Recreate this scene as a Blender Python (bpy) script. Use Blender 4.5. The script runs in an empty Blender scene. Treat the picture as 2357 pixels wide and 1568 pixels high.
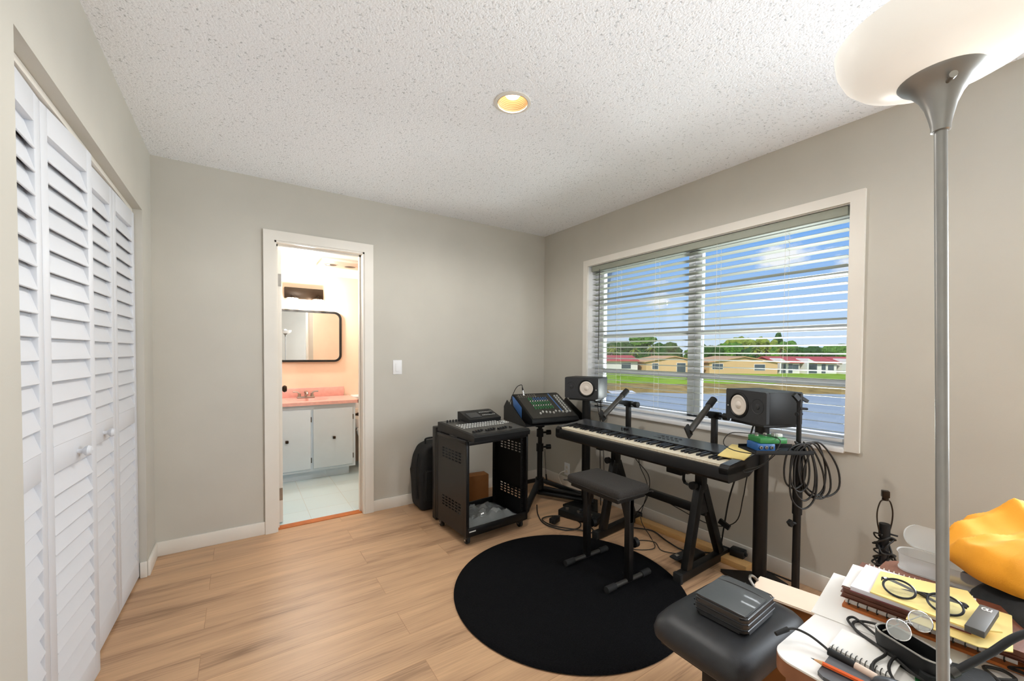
import bpy, bmesh, math, random
from mathutils import Vector, Matrix, noise
random.seed(7)
sc = bpy.context.scene
COL = sc.collection
PI = math.pi
R = math.radians

# ------------------------------------------------------------------ camera
CAM = Vector((-2.5763, -3.2625, 1.2633))
YAW, PITCH, ROLL = 0.5904, -0.0234, 0.0062
fw = Vector((math.sin(YAW)*math.cos(PITCH), math.cos(YAW)*math.cos(PITCH), math.sin(PITCH)))
rt = Vector((math.cos(YAW), -math.sin(YAW), 0))
up = rt.cross(fw)
r2 = rt*math.cos(ROLL) + up*math.sin(ROLL)
u2 = up*math.cos(ROLL) - rt*math.sin(ROLL)
cd = bpy.data.cameras.new('camera')
cam = bpy.data.objects.new('camera', cd); COL.objects.link(cam)
cam.matrix_world = Matrix(((r2.x, u2.x, -fw.x, CAM.x), (r2.y, u2.y, -fw.y, CAM.y), (r2.z, u2.z, -fw.z, CAM.z), (0, 0, 0, 1)))
cd.sensor_width = 36; cd.sensor_fit = 'HORIZONTAL'
cd.lens = 935.718*36/2357
cd.shift_y = (834.687-784)/2357
cd.clip_start = 0.02; cd.clip_end = 600
sc.camera = cam

# ------------------------------------------------------------------ world, sun, exposure
sc.view_settings.view_transform = 'Standard'
sc.view_settings.look = 'None'
sc.view_settings.exposure = 0.1
sc.view_settings.gamma = 1.0
sc.view_settings.use_curve_mapping = False
try:
    sc.cycles.use_denoising = True
    sc.cycles.max_bounces = 9; sc.cycles.diffuse_bounces = 5; sc.cycles.glossy_bounces = 3
    sc.cycles.transmission_bounces = 5; sc.cycles.transparent_max_bounces = 8
    sc.cycles.caustics_reflective = False; sc.cycles.caustics_refractive = False
    sc.cycles.sample_clamp_indirect = 4
    sc.cycles.use_adaptive_sampling = True; sc.cycles.adaptive_threshold = 0.02
except Exception:
    pass

w = bpy.data.worlds.new('sky'); sc.world = w; w.use_nodes = True
nt = w.node_tree; nt.nodes.clear()
def N(t, **k):
    n = nt.nodes.new(t)
    for a, v in k.items(): setattr(n, a, v)
    return n
tc = N('ShaderNodeTexCoord'); sep = N('ShaderNodeSeparateXYZ'); nt.links.new(tc.outputs['Generated'], sep.inputs[0])
rmp = N('ShaderNodeValToRGB'); nt.links.new(sep.outputs['Z'], rmp.inputs[0])
el = rmp.color_ramp.elements
el[0].position = 0.0; el[0].color = (.72, .83, .96, 1)
el[1].position = 0.55; el[1].color = (.10, .27, .72, 1)
e = el.new(0.09); e.color = (.46, .66, .95, 1)
e = el.new(0.25); e.color = (.17, .42, .90, 1)
mp = N('ShaderNodeMapping'); mp.inputs['Scale'].default_value = (3.2, 3.2, 9.0); mp.inputs['Location'].default_value = (.35, .1, .4)
nt.links.new(tc.outputs['Generated'], mp.inputs[0])
nz = N('ShaderNodeTexNoise'); nz.inputs['Scale'].default_value = 1.5; nz.inputs['Detail'].default_value = 7; nz.inputs['Roughness'].default_value = .62
nt.links.new(mp.outputs[0], nz.inputs[0])
cr = N('ShaderNodeValToRGB'); cr.color_ramp.elements[0].position = .565; cr.color_ramp.elements[1].position = .68
vals = nz.outputs[0]
for c0, rad, amp in (((.9023, .3871, .1896), .075, .2), ((.9417, .289, .1726), .04, .2), ((.80, .5865, .124), .045, .13)):
    ds = N('ShaderNodeVectorMath', operation='DISTANCE'); ds.inputs[1].default_value = c0; nt.links.new(tc.outputs['Generated'], ds.inputs[0])
    mr = N('ShaderNodeMapRange'); mr.inputs['From Min'].default_value = 0; mr.inputs['From Max'].default_value = rad; mr.inputs['To Min'].default_value = amp; mr.inputs['To Max'].default_value = 0
    nt.links.new(ds.outputs['Value'], mr.inputs['Value'])
    aa = N('ShaderNodeMath', operation='ADD'); nt.links.new(vals, aa.inputs[0]); nt.links.new(mr.outputs[0], aa.inputs[1]); vals = aa.outputs[0]
nt.links.new(vals, cr.inputs[0])
mx = N('ShaderNodeMixRGB'); mx.inputs[2].default_value = (.95, .96, .99, 1)
nt.links.new(cr.outputs[0], mx.inputs[0]); nt.links.new(rmp.outputs[0], mx.inputs[1])
bg = N('ShaderNodeBackground'); bg.inputs[1].default_value = 1.0
nt.links.new(mx.outputs[0], bg.inputs[0])
wo = N('ShaderNodeOutputWorld'); nt.links.new(bg.outputs[0], wo.inputs[0])

def light(name, typ, loc, energy, color=(1, 1, 1), size=None, sizey=None, aim=None, radius=None):
    d = bpy.data.lights.new(name, typ); d.energy = energy; d.color = color
    o = bpy.data.objects.new(name, d); COL.objects.link(o); o.location = loc
    if typ == 'AREA':
        d.size = size
        if sizey: d.shape = 'RECTANGLE'; d.size_y = sizey
    if radius is not None: d.shadow_soft_size = radius
    if aim is not None:
        o.rotation_euler = (Vector(aim)).to_track_quat('-Z', 'Y').to_euler()
    return o
sun = light('sun', 'SUN', (-10, -10, 20), 3.6, (1, .95, .87), aim=(.70, .30, -.60)); sun.data.angle = R(.6)
# added fill lamp in an invented, unseen window of the right wall
light('fill_in_added_window', 'AREA', (.03, -3.87, 1.4), 60, (.87, .945, 1), 1.15, 1.0, aim=(-1, .45, 0))
# unseen fill lamp below the sill, added to lift ceiling and left wall
light('added_fill_below_sill', 'AREA', (1.7, -1.56, -.15), 270, (.95, 1, .96), .7, 2.2, aim=(-1, 0, .5))
# hidden fill lamp outside, added to brighten the middle of the back wall
light('added_fill_beside_window', 'AREA', (.95, -3.36, 1.55), 150, (.97, .99, 1), .7, 1.0, aim=(-1, 1.5, .05))
# extra lamp above the view, added to whiten sill, slats and floor by the wall
light('added_fill_above_window', 'AREA', (1.15, -1.56, 3.15), 400, (.96, .98, 1), 1.2, 2.4, aim=(-.62, 0, -1))
# bulb of the recessed ceiling can, bulb of the torchiere, bulbs over the bathroom mirror
L_CAN, L_TORCH, L_BATH = 46.0, 1.3, 11.0

# ------------------------------------------------------------------ materials
def lin(c):
    if isinstance(c, str):
        c = [int(c[i:i+2], 16)/255 for i in (0, 2, 4)]
    return tuple((x/12.92 if x <= .04045 else ((x+.055)/1.055)**2.4) for x in c) + (1,)
def mat(name, col, rough=.6, metal=0, var=0, vscale=8, bump=0, bscale=60, spec=.5, coat=0, sub=None, trans=0, alpha=1, stretch=None, bdist=.002):
    m = bpy.data.materials.new(name); m.use_nodes = True
    t = m.node_tree; b = t.nodes['Principled BSDF']
    c = lin(col)
    b.inputs['Base Color'].default_value = c
    b.inputs['Roughness'].default_value = rough; b.inputs['Metallic'].default_value = metal
    b.inputs['Specular IOR Level'].default_value = spec
    b.inputs['Coat Weight'].default_value = coat
    b.inputs['Transmission Weight'].default_value = trans
    b.inputs['Alpha'].default_value = alpha
    co = t.nodes.new('ShaderNodeTexCoord'); src = co.outputs['Object']
    if stretch:
        mpn = t.nodes.new('ShaderNodeMapping'); mpn.inputs['Scale'].default_value = stretch
        t.links.new(src, mpn.inputs[0]); src = mpn.outputs[0]
    n = t.nodes.new('ShaderNodeTexNoise'); n.inputs['Scale'].default_value = vscale; n.inputs['Detail'].default_value = 4
    t.links.new(src, n.inputs['Vector'])
    r = t.nodes.new('ShaderNodeValToRGB')
    v = var if var else .02
    r.color_ramp.elements[0].position = .3; r.color_ramp.elements[1].position = .7
    r.color_ramp.elements[0].color = tuple(max(0, x*(1-v)) for x in c[:3])+(1,)
    r.color_ramp.elements[1].color = tuple(min(1, x*(1+v)) for x in c[:3])+(1,)
    t.links.new(n.outputs[0], r.inputs[0]); t.links.new(r.outputs[0], b.inputs['Base Color'])
    if bump:
        n2 = t.nodes.new('ShaderNodeTexNoise'); n2.inputs['Scale'].default_value = bscale; n2.inputs['Detail'].default_value = 3
        t.links.new(src, n2.inputs['Vector'])
        bp = t.nodes.new('ShaderNodeBump'); bp.inputs['Strength'].default_value = bump; bp.inputs['Distance'].default_value = bdist
        t.links.new(n2.outputs[0], bp.inputs['Height']); t.links.new(bp.outputs[0], b.inputs['Normal'])
    return m
def emit(name, col, strength):
    m = bpy.data.materials.new(name); m.use_nodes = True
    b = m.node_tree.nodes['Principled BSDF']
    b.inputs['Base Color'].default_value = lin(col); b.inputs['Emission Color'].default_value = lin(col); b.inputs['Emission Strength'].default_value = strength
    return m
def glassmat(name, col=(1, 1, 1), rough=0.0, ior=1.45, thin=True, mix=.06):
    m = bpy.data.materials.new(name); m.use_nodes = True
    t = m.node_tree; t.nodes.clear()
    o = t.nodes.new('ShaderNodeOutputMaterial')
    tr = t.nodes.new('ShaderNodeBsdfTransparent'); tr.inputs[0].default_value = lin(col)
    gl = t.nodes.new('ShaderNodeBsdfGlossy'); gl.inputs['Roughness'].default_value = rough
    f = t.nodes.new('ShaderNodeFresnel'); f.inputs['IOR'].default_value = ior
    ml = t.nodes.new('ShaderNodeMath'); ml.operation = 'MULTIPLY_ADD'; ml.inputs[1].default_value = .8; ml.inputs[2].default_value = mix*.2
    t.links.new(f.outputs[0], ml.inputs[0])
    x = t.nodes.new('ShaderNodeMixShader')
    t.links.new(ml.outputs[0], x.inputs[0]); t.links.new(tr.outputs[0], x.inputs[1]); t.links.new(gl.outputs[0], x.inputs[2]); t.links.new(x.outputs[0], o.inputs[0])
    return m
MT = {}
MT['wall'] = mat('greige_wall_paint', 'C5C1B7', .7, var=.03, vscale=3, bump=.12, bscale=140, spec=.3)
MT['wall_cream'] = mat('cream_wall_paint', 'D6D1C3', .7, var=.02, vscale=3, bump=.12, bscale=140, spec=.3)
MT['trim'] = mat('white_trim_paint', 'E6E1D8', .42, var=.015)
MT['white'] = mat('white_enamel', 'EDEDEE', .42, var=.01)
MT['closet'] = mat('white_louvre_paint', 'D8DADF', .5, var=.01, bump=.05, bscale=90)
MT['alu'] = mat('white_aluminium', 'D9DCE4', .4, var=.02)
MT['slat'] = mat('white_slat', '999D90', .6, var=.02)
MT['black'] = mat('black_plastic', '121213', .48, var=.15, vscale=20, spec=.35)
MT['blackmetal'] = mat('black_powder_coated_steel', '121111', .40, var=.2, vscale=30, bump=.08, bscale=300, spec=.35)
MT['steelgrey'] = mat('dark_grey_steel', '4A4845', .35, metal=.6, var=.1)
MT['rubber'] = mat('black_rubber', '121212', .75)
MT['chrome'] = mat('polished_chrome', 'D8D8D8', .12, metal=1)
MT['nickel'] = mat('brushed_nickel', 'A8A49E', .32, metal=1, var=.05, vscale=40)
MT['silver'] = mat('silver_painted_metal', '9C9C9A', .34, metal=.55, var=.05, vscale=30)
MT['fabric'] = mat('black_woven_fabric', '2B2724', .92, var=.35, vscale=180, bump=.4, bscale=500)
MT['nylon'] = mat('black_nylon_bag', '141516', .8, var=.3, vscale=90, bump=.3, bscale=300)
MT['leather'] = mat('black_leatherette', '222326', .46, var=.12, vscale=60, bump=.12, bscale=420)
MT['leather2'] = mat('smooth_black_leather', '2B2B2C', .34, var=.1, vscale=30, bump=.06, bscale=120, spec=1, coat=.15)
MT['ivory'] = mat('ivory_key_plastic', 'F0E4CD', .3, var=.01)
MT['ebony'] = mat('black_key_plastic', '15151A', .3)
MT['monitor_front'] = mat('charcoal_baffle', '2C2D30', .62, var=.12, vscale=120)
MT['cone'] = mat('white_cone', 'DCD2C8', .55, var=.02)
MT['silvertop'] = mat('satin_grey_panel', '4C4D51', .24, metal=.2)
MT['wood_raw'] = mat('pale_pine_plank', 'D2A468', .6, var=.12, vscale=10, stretch=(30, 2, 30))
MT['card'] = mat('brown_cardboard', '96602E', .8, var=.1)
MT['paper'] = mat('white_paper', 'F6F3EE', .8, var=.015)
MT['paper_y'] = mat('yellow_paper', 'F6DC8E', .8, var=.03)
MT['cover'] = mat('brown_leatherette_cover', '6B3A26', .45, var=.2, vscale=60, bump=.15, bscale=300)
MT['orange_wood'] = mat('orange_brown_card', 'B8662A', .6, var=.15, vscale=20)
MT['pencil'] = mat('orange_pencil_lacquer', 'F0682A', .35)
MT['pencil_wood'] = mat('sharpened_pencil_wood', 'D9A878', .7)
MT['graphite'] = mat('graphite', '3A3A3A', .5)
MT['desk'] = mat('white_desk_laminate', 'E9E4DF', .35, var=.02, vscale=5)
MT['desk_edge'] = mat('brown_desk_edge', '8A5A3E', .45, var=.12, vscale=30)
MT['wood_dark'] = mat('reddish_brown_wood', '8B5A47', .38, var=.15, vscale=14, stretch=(3, 20, 20))
MT['cloth'] = mat('golden_yellow_cloth', 'F3A328', .85, var=.03, vscale=15, bump=.2, bscale=500)
MT['green'] = mat('green_enamel', '2F7A3F', .4, var=.05)
MT['blue'] = mat('blue_enamel', '2E5F9A', .4, var=.05)
MT['greenled'] = mat('green_knob_cap', '3C9A5A', .4)
MT['blueknob'] = mat('blue_knob_cap', '4A7BC0', .4)
MT['lampwhite'] = mat('opal_white_bowl', 'F4F3EF', .35, spec=.4)
MT['peach'] = mat('peach_wall_paint', 'F1D9C2', .65, var=.02)
MT['bathceil'] = mat('white_bathroom_ceiling', 'F2F3EC', .7, var=.01)
MT['pink'] = mat('pink_cultured_marble', 'E2B0A8', .3, var=.08, vscale=25)
MT['vanity'] = mat('pale_grey_blue_paint', 'CDDCE7', .5, var=.02)
MT['mirror'] = mat('mirror_silvering', 'F2F2F2', .01, metal=1)
MT['bronze'] = mat('dark_bronze_plate', '33281E', .3, metal=.7)
MT['beige'] = mat('beige_vent_plastic', 'E3CDBB', .5)
MT['cord'] = mat('black_cable_rubber', '1A1714', .55)
MT['cordwhite'] = mat('white_cord', 'DDD8CE', .5)
MT['clear'] = glassmat('clear_window_glass', (.985, .99, .99))
MT['lens'] = glassmat('spectacle_lens', (.93, .95, .93), mix=.5)
MT['lens_grey'] = glassmat('tinted_lens', (.80, .82, .78), mix=1.5)
MT['poly'] = mat('crumpled_clear_polythene', 'DDE2E2', .15, trans=.0, alpha=.26, var=.02)
MT['frost'] = mat('frosted_clear_plastic', 'EEF2F2', .25, alpha=.55)
MT['bulb'] = emit('warm_bulb', 'FFE9C8', 3.6)
MT['shade_glass'] = emit('lit_glass_shade', 'FFF4E2', 5)
MT['baffle'] = mat('cream_ribbed_baffle', 'E6C9A2', .45)
MT['brass'] = mat('aged_brass_ring', '8A6228', .35, metal=.8)
MT['screen'] = mat('dark_lcd_screen', '23262B', .15)
MT['btn'] = mat('pale_grey_button', 'CFCFCB', .5)
MT['blackrug'] = mat('black_rug_pile', '0E0E10', .98, var=.5, vscale=160, bump=.8, bscale=260, spec=.1, bdist=.006)

def nodes_of(m): return m.node_tree, m.node_tree.nodes['Principled BSDF']
# popcorn ceiling
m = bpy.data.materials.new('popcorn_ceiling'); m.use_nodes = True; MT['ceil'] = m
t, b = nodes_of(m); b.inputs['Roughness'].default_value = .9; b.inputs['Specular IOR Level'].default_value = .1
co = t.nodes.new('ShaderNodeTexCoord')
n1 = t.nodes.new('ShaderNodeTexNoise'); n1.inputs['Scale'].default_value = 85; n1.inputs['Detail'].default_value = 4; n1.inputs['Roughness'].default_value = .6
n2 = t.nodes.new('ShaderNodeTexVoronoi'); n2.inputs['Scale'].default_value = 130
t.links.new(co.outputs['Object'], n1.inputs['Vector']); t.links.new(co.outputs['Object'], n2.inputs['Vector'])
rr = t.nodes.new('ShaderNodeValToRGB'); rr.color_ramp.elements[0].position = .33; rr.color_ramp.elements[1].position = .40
rr.color_ramp.elements[0].color = lin('C8CBCF'); rr.color_ramp.elements[1].color = lin('F9FBFF')  # grey dots: small shadows of the popcorn grain painted into the colour
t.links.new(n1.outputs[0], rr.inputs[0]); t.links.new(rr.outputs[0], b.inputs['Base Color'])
ad = t.nodes.new('ShaderNodeMath'); ad.operation = 'SUBTRACT'; t.links.new(n1.outputs[0], ad.inputs[0])
ml = t.nodes.new('ShaderNodeMath'); ml.operation = 'MULTIPLY'; ml.inputs[1].default_value = .35; t.links.new(n2.outputs['Distance'], ml.inputs[0]); t.links.new(ml.outputs[0], ad.inputs[1])
bp = t.nodes.new('ShaderNodeBump'); bp.inputs['Strength'].default_value = .5; bp.inputs['Distance'].default_value = .008
t.links.new(ad.outputs[0], bp.inputs['Height']); t.links.new(bp.outputs[0], b.inputs['Normal'])
# plank floor
m = bpy.data.materials.new('oak_plank_floor'); m.use_nodes = True; MT['floor'] = m
t, b = nodes_of(m); b.inputs['Roughness'].default_value = .36; b.inputs['Specular IOR Level'].default_value = .45
co = t.nodes.new('ShaderNodeTexCoord')
br = t.nodes.new('ShaderNodeTexBrick'); br.offset = .37; br.inputs['Scale'].default_value = 1
br.inputs['Brick Width'].default_value = 1.22; br.inputs['Row Height'].default_value = .182; br.inputs['Mortar Size'].default_value = .0012; br.inputs['Mortar Smooth'].default_value = .1
br.inputs['Color1'].default_value = (0, 0, 0, 1); br.inputs['Color2'].default_value = (1, 1, 1, 1); br.inputs['Mortar'].default_value = (.5, .5, .5, 1); br.inputs['Bias'].default_value = 0
mq = t.nodes.new('ShaderNodeMapping'); mq.inputs['Location'].default_value = (.28, .065, 0)
t.links.new(co.outputs['Object'], mq.inputs[0]); t.links.new(mq.outputs[0], br.inputs['Vector'])
# every plank shifts the grain lookup, so the grain breaks at the joints
av = t.nodes.new('ShaderNodeVectorMath'); av.operation = 'MULTIPLY_ADD'; av.inputs[1].default_value = (7.3, 3.1, 0)
t.links.new(br.outputs['Color'], av.inputs[0]); t.links.new(co.outputs['Object'], av.inputs[2])
m1 = t.nodes.new('ShaderNodeMapping'); m1.inputs['Scale'].default_value = (.75, 7, 1); t.links.new(av.outputs[0], m1.inputs[0])
g1 = t.nodes.new('ShaderNodeTexNoise'); g1.inputs['Scale'].default_value = 1.25; g1.inputs['Detail'].default_value = 5; g1.inputs['Roughness'].default_value = .55; g1.inputs['Distortion'].default_value = .5
t.links.new(m1.outputs[0], g1.inputs['Vector'])
m2 = t.nodes.new('ShaderNodeMapping'); m2.inputs['Scale'].default_value = (3, 90, 1); t.links.new(av.outputs[0], m2.inputs[0])
g2 = t.nodes.new('ShaderNodeTexNoise'); g2.inputs['Scale'].default_value = 1.6; g2.inputs['Detail'].default_value = 3
t.links.new(m2.outputs[0], g2.inputs['Vector'])
mg = t.nodes.new('ShaderNodeMixRGB'); mg.inputs[0].default_value = .3; t.links.new(g1.outputs[0], mg.inputs[1]); t.links.new(g2.outputs[0], mg.inputs[2])
fr = t.nodes.new('ShaderNodeValToRGB'); t.links.new(mg.outputs[0], fr.inputs[0])
fe = fr.color_ramp.elements; fe[0].position = .33; fe[0].color = lin('84644A'); fe[1].position = .64; fe[1].color = lin('D4AC85')
e = fe.new(.46); e.color = lin('BC9776')
mo = t.nodes.new('ShaderNodeMixRGB'); mo.blend_type = 'MULTIPLY'; mo.inputs[2].default_value = (.74, .69, .64, 1)
t.links.new(br.outputs['Fac'], mo.inputs[0]); t.links.new(fr.outputs[0], mo.inputs[1]); t.links.new(mo.outputs[0], b.inputs['Base Color'])
# bathroom vinyl tiles
m = bpy.data.materials.new('pale_vinyl_tile'); m.use_nodes = True; MT['tile'] = m
t, b = nodes_of(m); b.inputs['Roughness'].default_value = .35
co = t.nodes.new('ShaderNodeTexCoord'); br = t.nodes.new('ShaderNodeTexBrick'); br.offset = 0; br.inputs['Scale'].default_value = 1
br.inputs['Brick Width'].default_value = .305; br.inputs['Row Height'].default_value = .305; br.inputs['Mortar Size'].default_value = .002
br.inputs['Color1'].default_value = lin('D2E4E8'); br.inputs['Color2'].default_value = lin('CBDFE4'); br.inputs['Mortar'].default_value = lin('C3CBC8')
t.links.new(co.outputs['Object'], br.inputs['Vector']); t.links.new(br.outputs['Color'], b.inputs['Base Color'])

# ------------------------------------------------------------------ mesh helpers
class M:
    def __init__(s): s.b = bmesh.new()
    def box(s, c, d, rot=None, bev=0, seg=2):
        ret = bmesh.ops.create_cube(s.b, size=1)
        vs = ret['verts']
        bmesh.ops.scale(s.b, vec=d, verts=vs)
        if bev:
            es = list({e for v in vs for e in v.link_edges})
            g = bmesh.ops.bevel(s.b, geom=vs+es, offset=min(bev, .49*min(d)), segments=seg, profile=.5, affect='EDGES')
            vs = list({v for f in g['faces'] for v in f.verts} | {v for v in vs if v.is_valid})
            # gather whole island
            seen = set(vs); st = list(vs)
            while st:
                v = st.pop()
                for e in v.link_edges:
                    o = e.other_vert(v)
                    if o not in seen: seen.add(o); st.append(o)
            vs = list(seen)
        if rot is not None:
            q = rot if isinstance(rot, Matrix) else Matrix.Rotation(rot, 3, 'Z')
            bmesh.ops.rotate(s.b, cent=(0, 0, 0), matrix=q, verts=vs)
        bmesh.ops.translate(s.b, vec=c, verts=vs)
        return s
    def bb(s, x0, x1, y0, y1, z0, z1, bev=0, seg=2):
        return s.box(((x0+x1)/2, (y0+y1)/2, (z0+z1)/2), (abs(x1-x0), abs(y1-y0), abs(z1-z0)), bev=bev, seg=seg)
    def cyl(s, a, b, r, rb=None, n=16):
        a = Vector(a); b = Vector(b); rb = r if rb is None else rb
        d = (b-a); L = d.length
        ret = bmesh.ops.create_cone(s.b, cap_ends=True, segments=n, radius1=max(r, 1e-5), radius2=max(rb, 1e-5), depth=L)
        q = d.to_track_quat('Z', 'Y').to_matrix()
        bmesh.ops.rotate(s.b, cent=(0, 0, 0), matrix=q, verts=ret['verts'])
        bmesh.ops.translate(s.b, vec=(a+b)/2, verts=ret['verts'])
        return s
    def bar(s, a, b, wd, hd, upv=(0, 0, 1), bev=0):
        a = Vector(a); b = Vector(b); d = (b-a).normalized(); u = Vector(upv)
        x = d.cross(u)
        if x.length < 1e-4: x = d.cross(Vector((1, 0, 0)))
        x.normalize(); z = x.cross(d)
        mtx = Matrix((x, d, z)).transposed()
        return s.box((a+b)/2, (wd, (b-a).length, hd), rot=mtx, bev=bev)
    def tube(s, pts, r, n=8, closed=False, sub=6, rz=None):
        P = [Vector(p) for p in pts]; Q = []
        cnt = len(P)
        def g(i): return P[i % cnt] if closed else P[min(max(i, 0), cnt-1)]
        rng = cnt if closed else cnt-1
        for i in range(rng):
            p0, p1, p2, p3 = g(i-1), g(i), g(i+1), g(i+2)
            for k in range(sub):
                t = k/sub
                Q.append(.5*((2*p1)+(p2-p0)*t+(2*p0-5*p1+4*p2-p3)*t*t+(3*p1-p0-3*p2+p3)*t**3))
        if not closed: Q.append(P[-1])
        rings = []; nn = None; c2 = len(Q)
        for i, q in enumerate(Q):
            if closed: d = Q[(i+1) % c2]-Q[i-1]
            else: d = Q[min(i+1, c2-1)]-Q[max(i-1, 0)]
            if d.length < 1e-9: d = Vector((0, 0, 1))
            d.normalize()
            if nn is None:
                nn = d.orthogonal().normalized()
            else:
                nn = (nn-d*nn.dot(d))
                nn = nn.normalized() if nn.length > 1e-6 else d.orthogonal().normalized()
            bt = d.cross(nn)
            rad = r(i/(c2-1)) if callable(r) else r
            rings.append([s.b.verts.new(q+(nn*math.cos(2*PI*k/n)+bt*math.sin(2*PI*k/n))*rad) for k in range(n)])
        m_ = len(rings)
        for i in range(m_ if closed else m_-1):
            A = rings[i]; B = rings[(i+1) % m_]
            for k in range(n): s.b.faces.new((A[k], A[(k+1) % n], B[(k+1) % n], B[k]))
        if not closed:
            s.b.faces.new(rings[0][::-1]); s.b.faces.new(rings[-1])
        return s
    def lathe(s, prof, n=32, c=(0, 0, 0), axis='Z', ang=2*PI):
        rings = []
        for (r, z) in prof:
            ring = []
            for k in range(n):
                a = ang*k/n
                x, y = r*math.cos(a), r*math.sin(a)
                v = (x, y, z) if axis == 'Z' else ((z, x, y) if axis == 'X' else (y, z, x))
                ring.append(s.b.verts.new((v[0]+c[0], v[1]+c[1], v[2]+c[2])))
            rings.append(ring)
        for A, B in zip(rings, rings[1:]):
            for k in range(n): s.b.faces.new((A[k], A[(k+1) % n], B[(k+1) % n], B[k]))
        if prof[0][0] > 1e-6 or True: s.b.faces.new(rings[0][::-1])
        s.b.faces.new(rings[-1])
        return s
    def prism(s, poly, a, b, axis='X'):
        def mk(p, h):
            return {'X': (h, p[0], p[1]), 'Y': (p[0], h, p[1]), 'Z': (p[0], p[1], h)}[axis]
        A = [s.b.verts.new(mk(p, a)) for p in poly]; B = [s.b.verts.new(mk(p, b)) for p in poly]
        n = len(poly)
        s.b.faces.new(A[::-1]); s.b.faces.new(B)
        for k in range(n): s.b.faces.new((A[k], A[(k+1) % n], B[(k+1) % n], B[k]))
        return s
    def ball(s, c, r, sc=(1, 1, 1), n=2):
        ret = bmesh.ops.create_icosphere(s.b, subdivisions=n, radius=r)
        bmesh.ops.scale(s.b, vec=sc, verts=ret['verts']); bmesh.ops.translate(s.b, vec=c, verts=ret['verts'])
        return ret['verts']
    def cells(s, us, zs, hole, a, b, axis):
        # a panel between two planes a,b with rectangular holes: cells of a grid
        for i in range(len(us)-1):
            j = 0
            while j < len(zs)-1:
                if hole(i, j): j += 1; continue
                k = j
                while k < len(zs)-1 and not hole(i, k): k += 1
                u0, u1, z0, z1 = us[i], us[i+1], zs[j], zs[k]
                if axis == 'X': s.bb(a, b, u0, u1, z0, z1)
                else: s.bb(u0, u1, a, b, z0, z1)
                j = k
        return s
    def move(s, mtx):
        bmesh.ops.transform(s.b, matrix=mtx, verts=s.b.verts); return s
    def build(s, name, m, parent=None, loc=None, rot=None, smooth=35):
        bmesh.ops.recalc_face_normals(s.b, faces=s.b.faces)
        me = bpy.data.meshes.new(name); s.b.to_mesh(me); s.b.free()
        if smooth:
            me.polygons.foreach_set('use_smooth', [True]*len(me.polygons))
            try: me.set_sharp_from_angle(angle=R(smooth))
            except Exception: pass
        o = bpy.data.objects.new(name, me); COL.objects.link(o)
        me.materials.append(MT[m] if isinstance(m, str) else m)
        if parent: o.parent = parent
        if loc: o.location = loc
        if rot: o.rotation_euler = rot
        return o
def tag(o, label, cat, group=None):
    o['label'] = label; o['category'] = cat
    if group: o['group'] = group
    return o
def thing(name, label, cat, loc=(0, 0, 0), rz=0, group=None, rot=None):
    o = bpy.data.objects.new(name, None); COL.objects.link(o); o.empty_display_size = .05
    o.location = loc; o.rotation_euler = rot if rot else (0, 0, rz)
    return tag(o, label, cat, group)
def struct(mb, name, m, parent=None):
    o = mb.build(name, m, parent)
    if not parent: o['kind'] = 'structure'
    return o
def dup(o, parent=None, loc=None):
    c = o.copy(); COL.objects.link(c)
    if parent: c.parent = parent
    if loc is not None: c.location = loc
    return c
def copytree(o, parent=None):
    c = o.copy(); COL.objects.link(c)
    if parent: c.parent = parent
    for ch in list(o.children): copytree(ch, c)
    return c

# ------------------------------------------------------------------ the room shell
W_, H_, YF = -3.0146, 2.44, -4.6           # left wall, ceiling height, front wall behind the camera
mb = M(); mb.bb(-3.8, .16, YF-.1, .055, -.1, 0); struct(mb, 'floor', 'floor')
# ceiling with the round hole of the recessed can
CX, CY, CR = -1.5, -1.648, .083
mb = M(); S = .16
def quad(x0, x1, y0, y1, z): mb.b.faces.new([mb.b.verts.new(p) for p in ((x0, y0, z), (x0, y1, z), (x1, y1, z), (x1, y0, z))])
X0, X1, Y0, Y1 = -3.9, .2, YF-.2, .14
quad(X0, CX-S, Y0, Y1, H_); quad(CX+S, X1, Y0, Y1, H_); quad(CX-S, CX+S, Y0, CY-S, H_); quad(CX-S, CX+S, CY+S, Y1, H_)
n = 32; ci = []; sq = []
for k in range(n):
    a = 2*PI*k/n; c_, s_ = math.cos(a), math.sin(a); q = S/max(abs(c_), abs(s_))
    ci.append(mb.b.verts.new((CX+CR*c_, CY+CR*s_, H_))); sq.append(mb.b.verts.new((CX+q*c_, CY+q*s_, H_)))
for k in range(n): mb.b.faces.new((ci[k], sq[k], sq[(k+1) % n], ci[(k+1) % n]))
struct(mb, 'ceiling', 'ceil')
mb = M(); mb.bb(X0, CX-S, Y0, Y1, 2.6, 2.7); mb.bb(CX-S, X1, Y0, Y1, 2.6, 2.7); struct(mb, 'ceiling_slab', 'bathceil')

# back wall with the bathroom doorway, right wall with the window, left wall with the closet opening
DX0, DX1, DZ = -2.372, -1.772, 2.03
mb = M(); mb.bb(W_-.9, DX0, 0, .12, 0, H_); mb.bb(DX1, .16, 0, .12, 0, H_); mb.bb(DX0, DX1, 0, .12, DZ, H_); struct(mb, 'wall_back', 'wall')
WY0, WY1, WZ0, WZ1 = -2.492, -.629, .782, 2.033
NY0, NY1, NZ0, NZ1 = -4.46, -3.28, .95, 2.05  # opening made up for the fill lamp, out of view
mb = M(); mb.bb(0, .16, WY1, 0, 0, H_); mb.bb(0, .16, NY1, WY0, 0, H_); mb.bb(0, .16, YF, NY0, 0, H_); mb.bb(0, .16, NY0, NY1, 0, NZ0); mb.bb(0, .16, NY0, NY1, NZ1, H_); mb.bb(0, .16, WY0, WY1, 0, WZ0); mb.bb(0, .16, WY0, WY1, WZ1, H_); struct(mb, 'wall_right', 'wall')
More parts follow.
